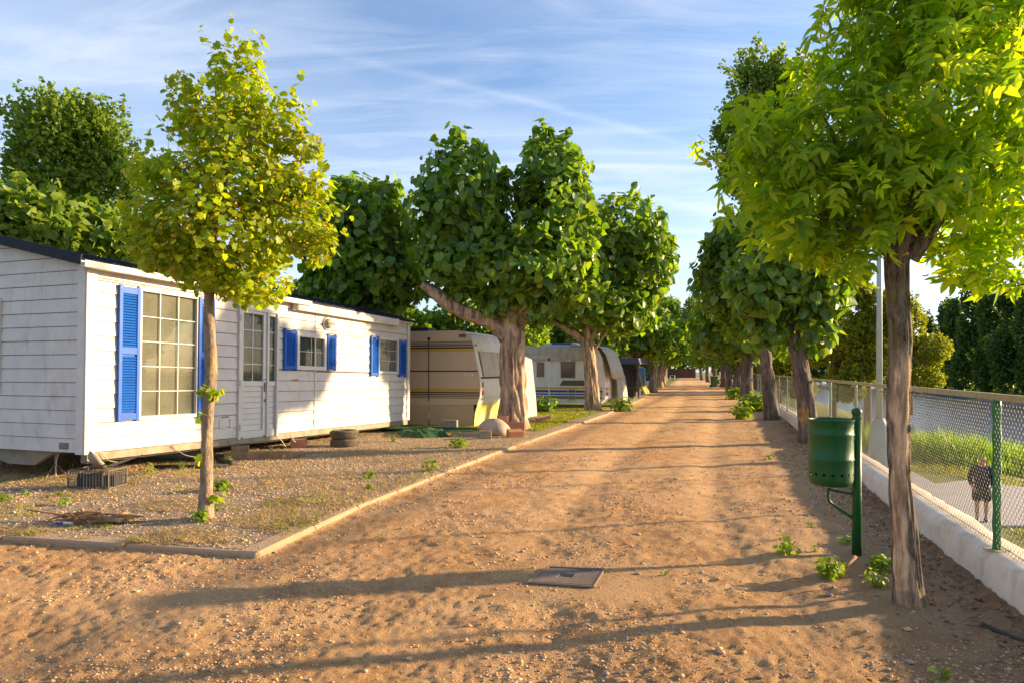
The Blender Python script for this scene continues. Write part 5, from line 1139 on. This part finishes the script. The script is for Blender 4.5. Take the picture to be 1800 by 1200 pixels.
# tarp: draped over roof and end
def drape(name, label, base, rz, prof2, width, mat, seed, cat='tarp', n=26, amp=.05, off=(0, 0, 0)):
    rr = np.random.default_rng(seed); V = []; F = []; m_ = len(prof2)
    for i in range(n+1):
        t = i/n
        for k_, (a, b, lo) in enumerate(prof2):
            w_ = amp*lo*(math.sin(i*1.3+seed)+.6*math.sin(i*2.9+k_*.3)); V.append((t*width, a+w_*.9, b+w_*.3*lo-(lo*lo)*.10*abs(math.sin(i*.45+seed))))
    for i in range(n):
        for k_ in range(m_-1): F.append((i*m_+k_, i*m_+k_+1, (i+1)*m_+k_+1, (i+1)*m_+k_))
    q = MB(); q.poly(V, F); o = q.build(name, mat, None, True); o.location = base; o.rotation_euler = (0, 0, rz); sm_ = o.modifiers.new('thick', 'SOLIDIFY'); sm_.thickness = .008
    return tag(o, label, cat)
rzw = math.atan2(CU.y, CU.x)
drape('tarp', 'pale grey tarp hanging over the end of the white caravan', WB, rzw, [(wy(1000), wz(606.5), .1), (wy(1045), wz(606.5), .1), (wy(1056), wz(611), .2), (wy(1066), wz(625), .3), (wy(1072), wz(642), .6), (wy(1077), wz(662), 1.0)], 2.35, 'tent_canvas', 3, amp=.06)
drape('tarp', 'darker grey cover sheet under the tarp hanging to the ground at the white caravan end', WB+CU*1.1, rzw, [(wy(1066), wz(640), .3), (wy(1074), wz(660), .6), (wy(1077), wz(690), .8), (wy(1078), wz(712), 1.0)], 1.6, 'tarp_grey', 6, amp=.10)
# awning sheet along the upper side
q = MB(); n_ = 40; V = []; 
for i in range(n_+1):
    y = wy(1040)+(wy(900)-wy(1040))*i/n_; w_ = .02*math.sin(i*1.7)+.015*math.sin(i*.6)
    V += [(.1, y, wz(606.8)), (-.05, y, wz(609)), (-.06+w_, y, wz(622)), (-.05+w_*1.6, y, wz(631)-.08*abs(math.sin(i*.5)))]
q.poly(V, [(i*4+k_, i*4+k_+1, i*4+k_+5, i*4+k_+4) for i in range(n_) for k_ in range(3)]); o = q.build('awning_sheet', 'tarp_grey', None, True); o.location = WB; o.rotation_euler = (0, 0, rzw); tag(o, 'stained grey awning sheet rolled along the top of the white caravan', 'awning')
# clothes airer post
ap = Vector((*gp(965, 724).xy, .03)); t = thing('awning_pole', ap, 'thin white pole with a folding lattice arm in front of the white caravan', 'pole'); ak = ap.y/FP; q = MB(); q.tube([(0, 0, 0), (0, 0, (724-634)*ak)], .022, 8); q.build('post', 'white_trim', t); q = MB(); zt_ = (724-629)*ak
for i in range(4):
    x0, x1 = -.0-i*.16, -.16-i*.16
    q.bar((x0, .01, zt_-.06), (x1, .01, zt_+.06), .012, .02); q.bar((x0, -.01, zt_+.06), (x1, -.01, zt_-.06), .012, .02)
q.build('lattice_arm', 'white_trim', t)
q = MB(); q.box((0, 0, (724-633)*ak), (.07, .07, .1)); q.build('joint', 'black_plastic', t)

# ---------------------------------------------------------------- shelter beyond and small far things
SBp = Vector((*gp(1112, 701).xy, 0)); sk = SBp.y/FP
sh = thing('canvas_shelter', SBp, 'dark canvas shelter with a slate-blue lean-to roof beyond the white caravan', 'shelter', rzw); sy = lambda px: (1112-px)*sk; sz_ = lambda py: (701-py)*sk
q = MB(); q.box((1.4, sy(1098), sz_(640)/2+.0), (2.4, sy(1084)-sy(1112), sz_(640)-.02)); q.build('canvas_wall', 'dark_canvas', sh)
q = MB(); q.prism([(sy(1127), 0), (sy(1083), 0), (sy(1088), sz_(629)-sz_(639.5)), (sy(1124), sz_(629)-sz_(639.5))], 2.9, lambda a, b, t: (-.35+t, a, sz_(639.5)+b)); q.build('roof', 'slate_roof', sh)
q = MB()
for i in range(8): q.tube([(.18, sy(1086)-i*.11, .05), (.18, sy(1086)-i*.11, sz_(641))], .02, 6)
q.build('curtain_folds', 'dark_canvas', sh)
q = MB(); q.tube([(-.2, sy(1124), 0), (-.2, sy(1124), sz_(640))], .03, 6); q.build('post', 'grey_wire', sh)
q = MB(); q.box((.6, sy(1094), sz_(627.5)), (.5, .3, .05), None, 0, .01); o = q.build('roof_tray', 'white_trim', sh)
drape('towel', 'blue towel hanging at the opening of the dark shelter', SBp+CU*-.3, rzw+R(90), [(-sy(1118)*0-.1, sz_(646), .2), (-.1, sz_(660), .5), (-.1, sz_(677), .7)], -.35, 'blue_cloth', 4, 'towel', amp=.03).location = SBp+CU*-.28+Vector((.32, 0, 0))
drape('cloth', 'yellow-olive cloth draped over the right edge of the dark shelter', SBp, rzw, [(sy(1123), sz_(643), .1), (sy(1126), sz_(660), .3), (sy(1131), sz_(680), .6), (sy(1135), sz_(690), .8)], 1.6, 'olive_cloth', 8, 'cloth', amp=.06).location = SBp-CU*.2
for k, (px0, px1, py) in enumerate(((1090, 1100, 702), (1103, 1124, 701))):
    p = gp(px0, py); q0 = gp(px1, py); t = thing('barrier', p, ['narrow white folding rack beside the dark shelter, left of two', 'wide thin metal barrier in front of the dark shelter, right of two'][k], 'barrier'); w_ = (q0-p).length; q = MB()
    q.tube([(0, 0, 0), (0, 0, .62), (w_, 0, .62), (w_, 0, 0)], .014, 6); q.build('frame', 'galvanised', t); q = MB()
    for i in range(1, 6): q.tube([(w_*i/6, 0, .08), (w_*i/6, 0, .61)], .006, 5)
    q.build('rods', 'galvanised', t)
p = gp(1142, 682); t = thing('barrel', p, 'pale blue plastic barrel on the left edge of the path', 'barrel'); q = MB(); q.lathe([(0, 0), (.25, 0), (.28, .06), (.29, .3), (.28, .58), (.24, .64), (0, .65)], n=16); q.build('shell', 'caravan_white', t, True)
p = gp(1143, 680); t = thing('cupboard', p+Vector((.0, 2.5, 0)), 'dark blue cabinet with an orange door beyond the pale barrel', 'cupboard', .25); q = MB(); q.box((0, 0, 1.1), (.9, .6, 2.2), None, 0, .01); q.build('body', 'stripe_blue', t); q = MB(); q.box((.47, -.1, 1.3), (.03, .4, 1.3)); q.build('door', 'orange_cloth', t); q = MB(); q.box((.0, -.05, 2.23), (1.0, .7, .05)); q.build('top', 'white_trim', t)
ft = Vector((*gp(1182, 666).xy, 0)); t = thing('table', Vector((ft.x, ft.y, 0)), 'small white table far down the path before the brown wall', 'table'); q = MB(); q.box((0, 0, .72), (1.0, .7, .05)); q.build('tabletop', 'white_trim', t)
for x in (-.4, .4):
    for y in (-.25, .25): q = MB(); q.tube([(x, y, 0), (x, y, .70)], .04, 6); q.build('leg', 'white_trim', t)
p = gp(1166, 667); t = thing('parasol', Vector((p.x, p.y, 0)), 'closed white parasol far down the left of the path', 'parasol'); q = MB(); q.tube([(0, 0, 0), (0, 0, 1.0)], .04, 6); q.build('pole', 'galvanised', t); q = MB(); q.lathe([(.05, .9), (.28, 1.0), (.2, 1.6), (.05, 2.2), (0, 2.3)], n=10); q.build('canopy', 'caravan_white', t, True)
BW = Vector((36.8, 152, 0)); t = thing('boundary_wall', BW, 'low dark brown wall closing the far end of the path', 'wall'); q = MB()
for i in range(6): q = MB(); q.box((-3.4+i*1.36, 0, 1.05), (1.33, .2, 2.1)); q.build('panel', 'wall_brown', t)
wbn = Vector((18.2, 61.5, 0)); t = thing('wheelie_bin', wbn, 'dark green wheelie bin under the right-hand trees far down the path', 'bin', .3); q = MB(); q.box((0, 0, .52), (.46, .5, .92), Matrix.Rotation(math.pi, 3, 'X'), 0, 0, .82); q.build('body', 'green_paint', t); q = MB(); q.box((0, 0, 1.01), (.56, .6, .06), None, 0, .015); q.build('lid', 'post_pale', t)
for s_ in (-1, 1): q = MB(); q.tube([(s_*.2, .22, .1), (s_*.25, .22, .1)], .1, 12); q.build('wheel', 'black_rubber', t)

# ---------------------------------------------------------------- fence: wall, posts, rail, mesh
fl = thing('low_wall', FL(0, 0), 'low whitewashed wall with worn rounded top along the right of the path', 'wall', 0); V = []; nS = 500; ssx = np.concatenate([np.linspace(-5, 20, 420), np.linspace(20.3, 75, 80)])
pf = [(-.03, -.12), (-.015, .02), (.0, .10), (.006, .17), (.025, .215), (.06, .235), (.15, .238), (.26, .232), (.31, .20), (.32, -.2)]
for s_ in ssx:
    for k_, (d_, z_) in enumerate(pf):
        j = (vn(np.array([s_*2.2+k_*7]), np.array([k_*3.3]))[0]-.5)*.03+(vn(np.array([s_*9+k_]), np.array([k_*5.]))[0]-.5)*.016
        if 9.0 < s_ < 9.6 and z_ > .1: z_ = z_-.05*math.sin((s_-9.0)/.6*math.pi)
        p = UF*s_+NF*(d_+j*(1 if k_ < 9 else 0)); V.append((p.x, p.y, z_+j*.6))
n_ = len(pf); F = [(i*n_+k_, (i+1)*n_+k_, (i+1)*n_+k_+1, i*n_+k_+1) for i in range(len(ssx)-1) for k_ in range(n_-1)]
fw_ = ob('body', rawmesh('body', V, np.array(F), 'whitewash', True), fl)
fe = thing('chain_link_fence', FL(0, 0), 'chain-link fence with green posts and a rusty top rail on the low white wall', 'fence', 0)
posts = [-4.6, -2.0, .69, 3.35, 6.02, 8.5, 11.2, 14.3, 17.6, 21.0, 24.4, 27.8, 31.2, 34.6, 38, 41.4, 44.8, 48.2, 51.6, 55]
pd = .085
for i, s_ in enumerate(posts):
    q = MB(); p = UF*s_+NF*pd; H0, H1 = .23, 1.255; n_ = 30 if i < 6 else 6; r_ = .026 if i < 4 else .021
    c = [Vector((p.x, p.y, H0-.02+(H1-H0+.02)*k_/n_)) for k_ in range(n_+1)]
    q.tube(c, r_, 12 if i < 6 else 8, rfun=(lambda a, t, p_: 1+.10*math.sin(2*a+t*34)) if i < 6 else None); po = q.build('post', 'post_green' if i < 4 else 'post_pale', fe, True)
    if i < 5: q = MB(); q.box((p.x, p.y, H0+.006), (.11, .11, .012), Matrix.Rotation(.3, 3, 'Z')); q.build('foot_plate', 'rail_rust', po)
for i in range(len(posts)-1):
    a = UF*posts[i]+NF*pd; b_ = UF*posts[i+1]+NF*pd; q = MB(); q.bar(Vector((a.x, a.y, 1.278)), Vector((b_.x, b_.y, 1.278+random.uniform(-.003, .003))), .036, .044); q.build('rail', 'rail_rust', fe)
def chain(s0, s1, pitch, h0=.27, h1=1.235, r=.0021, step=None):
    step = step or pitch; nz = int((h1-h0)/(step/2)); nx = int((s1-s0)/pitch)*2
    j = np.arange(nz+1); i = np.arange(nx); zz_ = h0+j*(h1-h0)/nz
    sg = ((j[None]+i[:, None]) % 2)*1.0; half = pitch/2
    s_ = s0+(i[:, None]+sg)*half; s_ = s_+.004*np.sin(zz_[None]*9+s_*2.0)
    dd = pd-.032+(sg-.5)*.004+.012*np.sin(s_*1.9+zz_[None]*3)*np.sin((zz_[None]-h0)*3.2)
    z_ = np.broadcast_to(zz_[None], s_.shape)
    C = np.stack([s_*UF.x+dd*NF.x, s_*UF.y+dd*NF.y, z_], -1)
    offs = np.array([(UF.x*r, UF.y*r, 0), (-UF.x*r*.5+NF.x*r*.87, -UF.y*r*.5+NF.y*r*.87, 0), (-UF.x*r*.5-NF.x*r*.87, -UF.y*r*.5-NF.y*r*.87, 0)])
    V = (C[:, :, None]+offs[None, None]).reshape(-1, 3); m_ = nz+1
    base = (np.arange(nx)[:, None]*m_+np.arange(nz)[None]).ravel()*3; F = []
    for k_ in range(3):
        k2 = (k_+1) % 3; F.append(np.stack([base+k_, base+k2, base+3+k2, base+3+k_], -1))
    return rawmesh('wire_mesh', V, np.concatenate(F), 'mesh_wire')
for i in range(len(posts)-1):
    if posts[i] > 45: break
    o = ob('wire_mesh', chain(posts[i]+.02, posts[i+1]-.02, .052 if posts[i] < 10 else .055, r=.0014 if posts[i] < 5 else .0009), fe); o['kind'] = 'stuff'
for z_ in (.30, 1.22):
    q = MB(); a = UF*posts[0]+NF*(pd-.03); b_ = UF*posts[-1]+NF*(pd-.03); q.tube([(a.x, a.y, z_), (b_.x, b_.y, z_)], .0025, 4); q.build('tension_wire', 'galvanised', fe)

# lamp post
lpst = thing('lamp_post', Vector((*gp(1528, 806).xy, 0))+NF*.15, 'pale grey-green lamp post with a flared base just beyond the fence', 'lamp post'); q = MB()
q.lathe([(.20, -.3), (.20, .0), (.165, .06), (.13, .55), (.11, .60), (.07, .68)], n=16); q.build('base', 'lamp_metal', lpst, True); q = MB(); q.tube([(0, 0, .6), (0, 0, 4.9)], [.050, .036], 14); q.build('pole', 'lamp_metal', lpst, True)
q = MB(); q.tube(curve([(0, 0, 4.85), (-.05, 0, 5.05), (-.35, -.05, 5.15)], 5), .03, 8); q.build('arm', 'lamp_metal', lpst, True); q = MB(); q.box((-.55, -.07, 5.14), (.5, .2, .1), None, 0, .03); q.build('lamp_head', 'lamp_metal', lpst)

# ---------------------------------------------------------------- litter bin
bp = gp(1506, 971); bn = thing('litter_bin', bp, 'green metal litter bin hung on a round post, in front of the peeled tree', 'litter bin'); bk_ = bp.y/FP
q = MB(); q.tube([(0, 0, -.1), (0, 0, (971-735)*bk_)], .036, 20); po = q.build('post', 'green_paint', bn, True); q = MB(); zt_ = (971-735)*bk_
q.lathe([(.036, 0), (.038, .01), (.030, .016), (.034, .03), (.041, .05), (.036, .072), (.018, .085), (0, .088)], (0, 0, zt_), 18); q.build('finial', 'green_paint', po, True)
cx_ = (1460-1506)*bk_-.0; z0 = (971-851)*bk_; z1 = (971-735)*bk_; Rb = .168; nC = 48
hs = []; holes = {k_ for k_ in range(0, nC, 3)}; q = MB()
prz = [(Rb*.80, z0+.0), (Rb*.93, z0+.015), (Rb*.985, z0+.045), (Rb, z0+.085), (Rb, z0+.105), (Rb, z0+.2), (Rb+.006, z0+.21), (Rb, z0+.22), (Rb, z1-.13), (Rb+.006, z1-.12), (Rb, z1-.11), (Rb, z1-.02), (Rb+.008, z1-.014), (Rb+.008, z1-.002), (Rb-.002, z1), (Rb-.006, z1-.01), (Rb-.006, z0+.105), (Rb-.006, z0+.085), (Rb-.012, z0+.04), (0.0, z0+.012)]
for r_, z_ in prz:
    for j in range(nC): a = 2*math.pi*j/nC; q.v.append((cx_+r_*math.cos(a), r_*math.sin(a), z_))
for i in range(len(prz)-1):
    for j in range(nC):
        if i in (3, 16) and j in holes: continue
        q.f.append((i*nC+j, i*nC+(j+1) % nC, (i+1)*nC+(j+1) % nC, (i+1)*nC+j)); q.m.append(0)
q.poly([(cx_+prz[0][0]*math.cos(2*math.pi*j/nC), prz[0][0]*math.sin(2*math.pi*j/nC), z0) for j in range(nC)], [tuple(range(nC))[::-1]])
q.build('bucket', 'green_paint', bn, True)
q = MB(); q.box((-.055, 0, z1-.09), (.06, .07, .15), None, 0, .004); q.build('mount_plate', 'green_paint', bn)
q = MB(); k0 = lambda px, py: ((px-1506)*bk_, 0, (971-py)*bk_); q.tube(curve([k0(1502, 868), k0(1470, 862), k0(1456, 858)], 4), .011, 8); q.tube(curve([k0(1456, 858), k0(1457, 878), k0(1470, 890), k0(1502, 911)], 5), .012, 8); q.build('bracket', 'green_paint', bn, True)

# manhole cover
mpt = [gp(965, 998), gp(1062, 1002), gp(1043, 1033), gp(928, 1025)]; zc_ = .012; mh = thing('manhole_cover', Vector((0, 0, 0)), 'rectangular ribbed steel manhole cover set in the dirt path', 'manhole cover'); cc_ = sum(mpt, Vector())/4; mh.location = (cc_.x, cc_.y, max(hz(p.x, p.y) for p in mpt)+.010)
lc = [p-cc_ for p in mpt]; q = MB(); q.poly([(p.x, p.y, 0) for p in lc]+[(p.x*1.01, p.y*1.01, -.06) for p in lc], [(3, 2, 1, 0), (0, 1, 5, 4), (1, 2, 6, 5), (2, 3, 7, 6), (3, 0, 4, 7)]); pl_ = q.build('plate', 'chassis_dark', mh); q = MB()
e = .05
def bil(u, v): return lc[0].lerp(lc[1], u).lerp(lc[3].lerp(lc[2], u), v)
for i in range(24):
    u = .05+i*.039
    for v0, v1 in ((.10, .40), (.60, .94)) if abs(u-.47) < .12 else ((.10, .94),):
        if .55 < u < .8 and v0 < .2: v0 = .2
        q.bar(Vector((*bil(u, v0).xy, .002)), Vector((*bil(u, v1).xy, .002)), .011, .006)
q.build('ribs', 'manhole_steel', pl_)['kind'] = 'stuff'; q = MB()
for i in range(4): q.bar(Vector((*lc[i].xy, .001)), Vector((*lc[(i+1) % 4].xy, .001)), .014, .012)
q.build('rim', 'manhole_steel', mh); q = MB()
for u in (.45, .52): p = bil(u, .5); q.box((p.x, p.y, .0015), (.022, .03, .002))
q.build('lift_slots', 'black_plastic', pl_)

# ---------------------------------------------------------------- man on the lower path
mp_ = Vector((12.25, 17.8, zt)); man = thing('person', mp_, 'bald man in a dark jacket and black shorts walking on the path behind the fence', 'person', R(-30))
def skin(name, pts, edges, mat, parent, sub=2):
    me = bpy.data.meshes.new(name); me.from_pydata([p[:3] for p in pts], edges, []); me.materials.append(M[mat]); o = ob(name, me, parent)
    s_ = o.modifiers.new('skin', 'SKIN'); s_.use_smooth_shade = True
    for v, p in zip(me.skin_vertices[0].data, pts): r_ = p[3] if isinstance(p[3], tuple) else (p[3], p[3]); v.radius = r_; v.use_root = False
    me.skin_vertices[0].data[0].use_root = True; b_ = o.modifiers.new('sub', 'SUBSURF'); b_.levels = b_.render_levels = sub; return o
# facing local -y
bodyp = [(0, .0, .92, (.09, .07)), (0, -.01, 1.15, (.10, .08)), (0, -.02, 1.36, (.11, .08)), (0, -.04, 1.48, .07), (0, -.07, 1.56, .06), (0, -.10, 1.64, (.10, .115)), (0, -.10, 1.71, (.09, .10)),
         (-.10, 0, .84, .06), (-.11, -.10, .50, .060), (-.11, -.06, .30, .055), (-.11, -.10, .08, .036), (-.11, -.20, .04, .04),
         (.10, 0, .84, .06), (.10, .04, .50, .060), (.10, .10, .30, .055), (.10, .14, .09, .036), (.10, .06, .04, .04),
         (-.19, -.01, 1.41, .062), (-.29, .04, 1.13, .048), (-.22, -.06, .93, .038), (-.17, -.10, .88, .035),
         (.19, -.01, 1.41, .062), (.29, .04, 1.13, .048), (.22, -.06, .93, .038), (.17, -.10, .88, .035)]
bodye = [(0, 1), (1, 2), (2, 3), (3, 4), (4, 5), (5, 6), (0, 7), (7, 8), (8, 9), (9, 10), (10, 11), (0, 12), (12, 13), (13, 14), (14, 15), (15, 16), (2, 17), (17, 18), (18, 19), (19, 20), (2, 21), (21, 22), (22, 23), (23, 24)]
bd = skin('body', bodyp, bodye, 'skin_tone', man)
q = MB(); q.lathe([(0, -.035), (.014, -.02), (.016, 0), (.006, .03), (0, .035)], (0, -.195, 1.655), 8); q.build('nose', 'skin_tone', man, True)
for s_ in (-1, 1): q = MB(); q.lathe([(0, -.03), (.012, -.015), (.014, .012), (0, .03)], (s_*.083, -.085, 1.655), 8); q.build('ear', 'skin_tone', man, True)
q = MB(); 
for s_ in (-1, 1): q.box((s_*.03, -.186, 1.685), (.026, .01, .012), None, 0, .003)
q.box((0, -.188, 1.605), (.05, .008, .008)); q.build('face_features', 'navy_cloth', man)
skin('jacket', [(0, 0, .84, (.19, .15)), (0, -.01, 1.12, (.20, .16)), (0, -.02, 1.36, (.20, .15)), (0, -.05, 1.50, (.10, .10)), (-.18, -.01, 1.38, .09), (-.27, .03, 1.13, .07), (-.22, -.05, .94, .06), (.18, -.01, 1.38, .09), (.27, .03, 1.13, .07), (.22, -.05, .94, .06)], [(0, 1), (1, 2), (2, 3), (2, 4), (4, 5), (5, 6), (2, 7), (7, 8), (8, 9)], 'navy_cloth', man)
skin('shorts', [(0, 0, 1.0, (.18, .14)), (0, 0, .86, (.20, .16)), (-.10, -.02, .75, .14), (-.115, -.08, .50, .135), (.10, 0, .75, .14), (.11, .03, .50, .135)], [(0, 1), (1, 2), (2, 3), (1, 4), (4, 5)], 'shorts_cloth', man)
for x, y in ((-.11, -.10), (.10, .14)):
    q = MB(); q.tube(curve([(x, y+.06, .05), (x, y-.02, .055), (x, y-.12, .045), (x, y-.18, .03)], 3), lerp_r([.035, .055, .048, .025], 10), 10); q.build('shoe', 'shoe', man, True)
for s_ in (-1, 1):   # hands: palm with five fingers curled in front of the jacket
    q = MB(); q.tube([(s_*.19, -.09, .90), (s_*.16, -.12, .86)], [.03, .034], 8)
    for k_ in range(4): x = s_*(.175-.016*k_); L = (.05, .06, .055, .042)[k_]; q.tube(curve([(x, -.12, .86), (x-s_*.012, -.145, .84), (x-s_*.02, -.135, .84-L*.5)], 3), .0085, 6)
    q.tube([(s_*.185, -.125, .885), (s_*.165, -.16, .87)], .009, 6); q.build('hand', 'skin_tone', man, True)

# ---------------------------------------------------------------- reeds and grasses (uncountable)
def blades(name, P, h, w_, mat, seed, lean=.25):
    r = np.random.default_rng(seed); n = len(P); a = r.uniform(0, 6.28, n); L = h*r.uniform(.6, 1.2, n); dx = r.normal(size=(n, 2))*lean; up = np.stack([dx[:, 0], dx[:, 1], np.ones(n)], -1); sd_ = np.stack([np.cos(a), np.sin(a), np.zeros(n)], -1)*(w_*.5)*r.uniform(.6, 1.4, n)[:, None]
    mid = P+up*(L*.5)[:, None]; tip = P+up*L[:, None]+np.stack([dx[:, 0]*L*.5, dx[:, 1]*L*.5, -L*.08], -1)
    V = np.stack([P-sd_, P+sd_, mid+sd_*.8, mid-sd_*.8, tip], 1).reshape(-1, 3); b_ = (np.arange(n)*5)[:, None]
    F = np.concatenate([b_+np.array([[0, 1, 2]]), b_+np.array([[0, 2, 3]]), b_+np.array([[3, 2, 4]])]); return tag(ob(name, rawmesh(name, V, F, mat)), kind='stuff')
def onfence(n, s0, s1, d0, d1, seed, z=-2.55):
    r = np.random.default_rng(seed); s_ = r.uniform(s0, s1, n); d_ = r.uniform(d0, d1, n); return np.stack([P0.x+UF.x*s_+NF.x*d_, P0.y+UF.y*s_+NF.y*d_, np.full(n, z)], -1), s_, d_
P, s_, d_ = onfence(60000, -6, 60, 4.8, 17, 5); X, Y = P[:, 0], P[:, 1]
base_y = np.where(X < 20, 27.6+(20-X)*1.5, 27.6-(X-20)*.45); k_ = (Y > base_y) & (Y < base_y+9) & (d_ > 4.9); dep = np.clip((Y-base_y)/3, .35, 1)
P = P[k_]; P[:, 2] = np.interp(d_[k_], [8, 11.2, 12.2], [-2.6, -3.0, -3.4]); hh = (1.25+.35*np.clip((20-X[k_])/4, 0, 1))*dep[k_]*(.6+.8*fbm(X[k_]*.45, Y[k_]*.45, 3)); blades('reeds', P, hh, .045, 'reed', 6, .16)
P, s_, d_ = onfence(16000, -8, 50, 5.1, 8.5, 7, -2.54); ok = ~((P[:, 1] > 17.1) & (P[:, 1] < 23.5) & (P[:, 0] > 12.2)) & ~((P[:, 1] > 21) & (P[:, 0] < 16.8) & (P[:, 1] < 27)); blades('meadow_grass', P[ok], .15, .03, 'grass_yellow', 8, .5)
P, s_, d_ = onfence(2600, -4, 30, .35, 1.1, 9, .03); P[:, 2] = np.interp(d_, [.3, .4, .58, 1.0, 1.4], [.08, .05, -.2, -.62, -.9]); blades('bank_straw', P, .05, .01, 'dead_leaf', 10, .8)
# dry straw and lawn tufts on the plot
def scatter(n, x0, x1, y0, y1, seed, fn=None):
    r = np.random.default_rng(seed); py = r.uniform(y0, y1, n); px = r.uniform(x0, x1, n); Y = CH*FP/(py-HZ); X = (px-900)/FP*Y; P = np.stack([X, Y, height(X, Y)], -1)
    k_ = plotmask(X, Y) > .5; 
    if fn: k_ &= fn(X, Y)
    return P[k_]
P = scatter(42000, -60, 1000, 770, 965, 21, lambda X, Y: fbm(X*1.4, Y*1.4, 3) > .47); blades('dry_grass', P, .042, .007, 'straw', 22, 1.6)
P = scatter(22000, -60, 1010, 755, 965, 23, lambda X, Y: fbm(X*1.6+30, Y*1.6, 3) > .57); blades('green_tufts', P, .04, .010, 'grass_yellow', 24, .8)
P = scatter(14000, 930, 1090, 712, 760, 25); P = P[(kerb_x(P[:, 1])-P[:, 0]) > .45]; blades('lawn_grass', P, .06, .02, 'grass_yellow', 26, .5)
P = scatter(5000, 620, 930, 745, 772, 27, lambda X, Y: fbm(X*1.1+30, Y*1.1, 3) > .5); blades('lawn_grass', P, .05, .012, 'grass_yellow', 28, .5)
# leaf litter along the wall
n = 2600; s_ = RNG.uniform(-2, 16, n); d_ = -np.abs(RNG.normal(0, .32, n))-.03; X = P0.x+UF.x*s_+NF.x*d_; Y = P0.y+UF.y*s_+NF.y*d_; P = np.stack([X, Y, height(X, Y)+.008], -1)
O = RNG.normal(size=(n, 3))*.4+np.array([0, 0, 1]); O /= np.linalg.norm(O, axis=1)[:, None]; N, T, B = frames(P, O, 55, .6, .3, 0); tag(ob('leaf_litter', leafmesh('leaf_litter', P, N, T, B, RNG.uniform(.018, .045, n), KITE, 'dead_leaf')), kind='stuff')

# weeds, one by one
weeds = [(355, 925, .09, 70, 'bushy green weed right at the foot of the linden trunk, front side'), (388, 868, .12, 60, 'tall bright weed just right of the linden trunk'), (383, 905, .06, 30, 'small weed right of the linden base, below the tall one'),
    (1460, 1015, .10, 90, 'low bright green weed between the litter bin post and the peeled tree'), (1385, 975, .09, 45, 'sprawling yellow-green weed left of the litter bin post'), (1378, 950, .035, 14, 'tiny yellow weed just above the sprawling one, left of the bin post'), (1434, 968, .035, 16, 'tiny round weed left of the bin post base'),
    (1552, 1005, .10, 55, 'leafy weed touching the left side of the peeled trunk'), (1537, 1032, .085, 45, 'yellow-orange weed at the left foot of the peeled trunk'), (1490, 955, .05, 16, 'thin weed immediately left of the bin post'), (1352, 808, .07, 30, 'small round weed on the path left of the leaning pollard'), (1331, 772, .06, 20, 'small weed nearest the straight pollard on the path'),
    (1425, 925, .035, 14, 'little weed below the litter bin bucket'), (1655, 1195, .05, 6, 'yellow pointed seedling at the bottom edge of the photo'), (755, 833, .13, 60, 'low green weed patch beside the kerb'), (808, 790, .16, 60, 'tall spindly weed before the beige caravan'), (648, 845, .09, 30, 'green weed mid plot between tyres and kerb'), (690, 780, .13, 22, 'upright seedling right of the tyres'),
    (650, 865, .05, 18, 'pale green weed in the middle of the gravel plot'), (115, 893, .05, 26, 'small round weed left of the bark heap, on the gravel'), (45, 875, .05, 14, 'small weed near the left edge under the home'), (5, 890, .07, 40, 'yellow-green weed cut by the left edge of the photo'), (190, 828, .10, 22, 'weed growing behind the wire crate'), (262, 838, .11, 24, 'broad-leaved weed right of the wire crate'), (105, 878, .04, 16, 'tiny weed left of the wire crate'), (85, 880, .035, 12, 'tiniest weed far left of the wire crate'),
    (320, 830, .08, 18, 'small weed by the thin black pipe'), (402, 820, .10, 26, 'weed near the wooden support block'), (600, 788, .05, 12, 'small weed at the foot of the tyre stack'), (1310, 722, .17, 60, 'low bright weed at the path edge before the straight pollard'), (985, 740, .08, 24, 'weed on the kerb edge before the white caravan'), (880, 765, .05, 14, 'small sprout before the boulder'), (1170, 1010, .03, 8, 'tiny sprout right of the manhole cover')]
for i, (px, py, r_, n, lab) in enumerate(weeds):
    p = gp(px, py); p.z = hz(p.x, p.y); leafy('weed', lab, p, r_, n, r_*.42 if r_ > .05 else r_*.6, 'leaf_weed', 400+i, 'weed', [HEART, LOBE, KITE][i % 3], 'weeds scattered over the dirt', 1.0, 6)
# stick, black hose, curled branch
q = MB(); p = gp(1725, 1105); e = gp(1815, 1142); c_ = curve([(0, 0, .03), ((e.x-p.x)*.5, (e.y-p.y)*.5, .025), (e.x-p.x, e.y-p.y, .03)], 4); q.tube(c_, .014, 8); o = q.build('hose', 'black_rubber', None, True); o.location = p; tag(o, 'black hose end lying on the dirt at the lower right corner', 'hose')
q = MB(); p = gp(1478, 1010); e = gp(1503, 995); q.tube(curve([(0, 0, .01), ((e.x-p.x)*.6, (e.y-p.y)*.6, .05), (e.x-p.x, e.y-p.y, .07)], 4), lerp_r([.006, .012, .015], 9), 7); o = q.build('stick', 'bark_debris', None, True); o.location = p; tag(o, 'short broken stick beside the low weed near the bin post', 'stick')
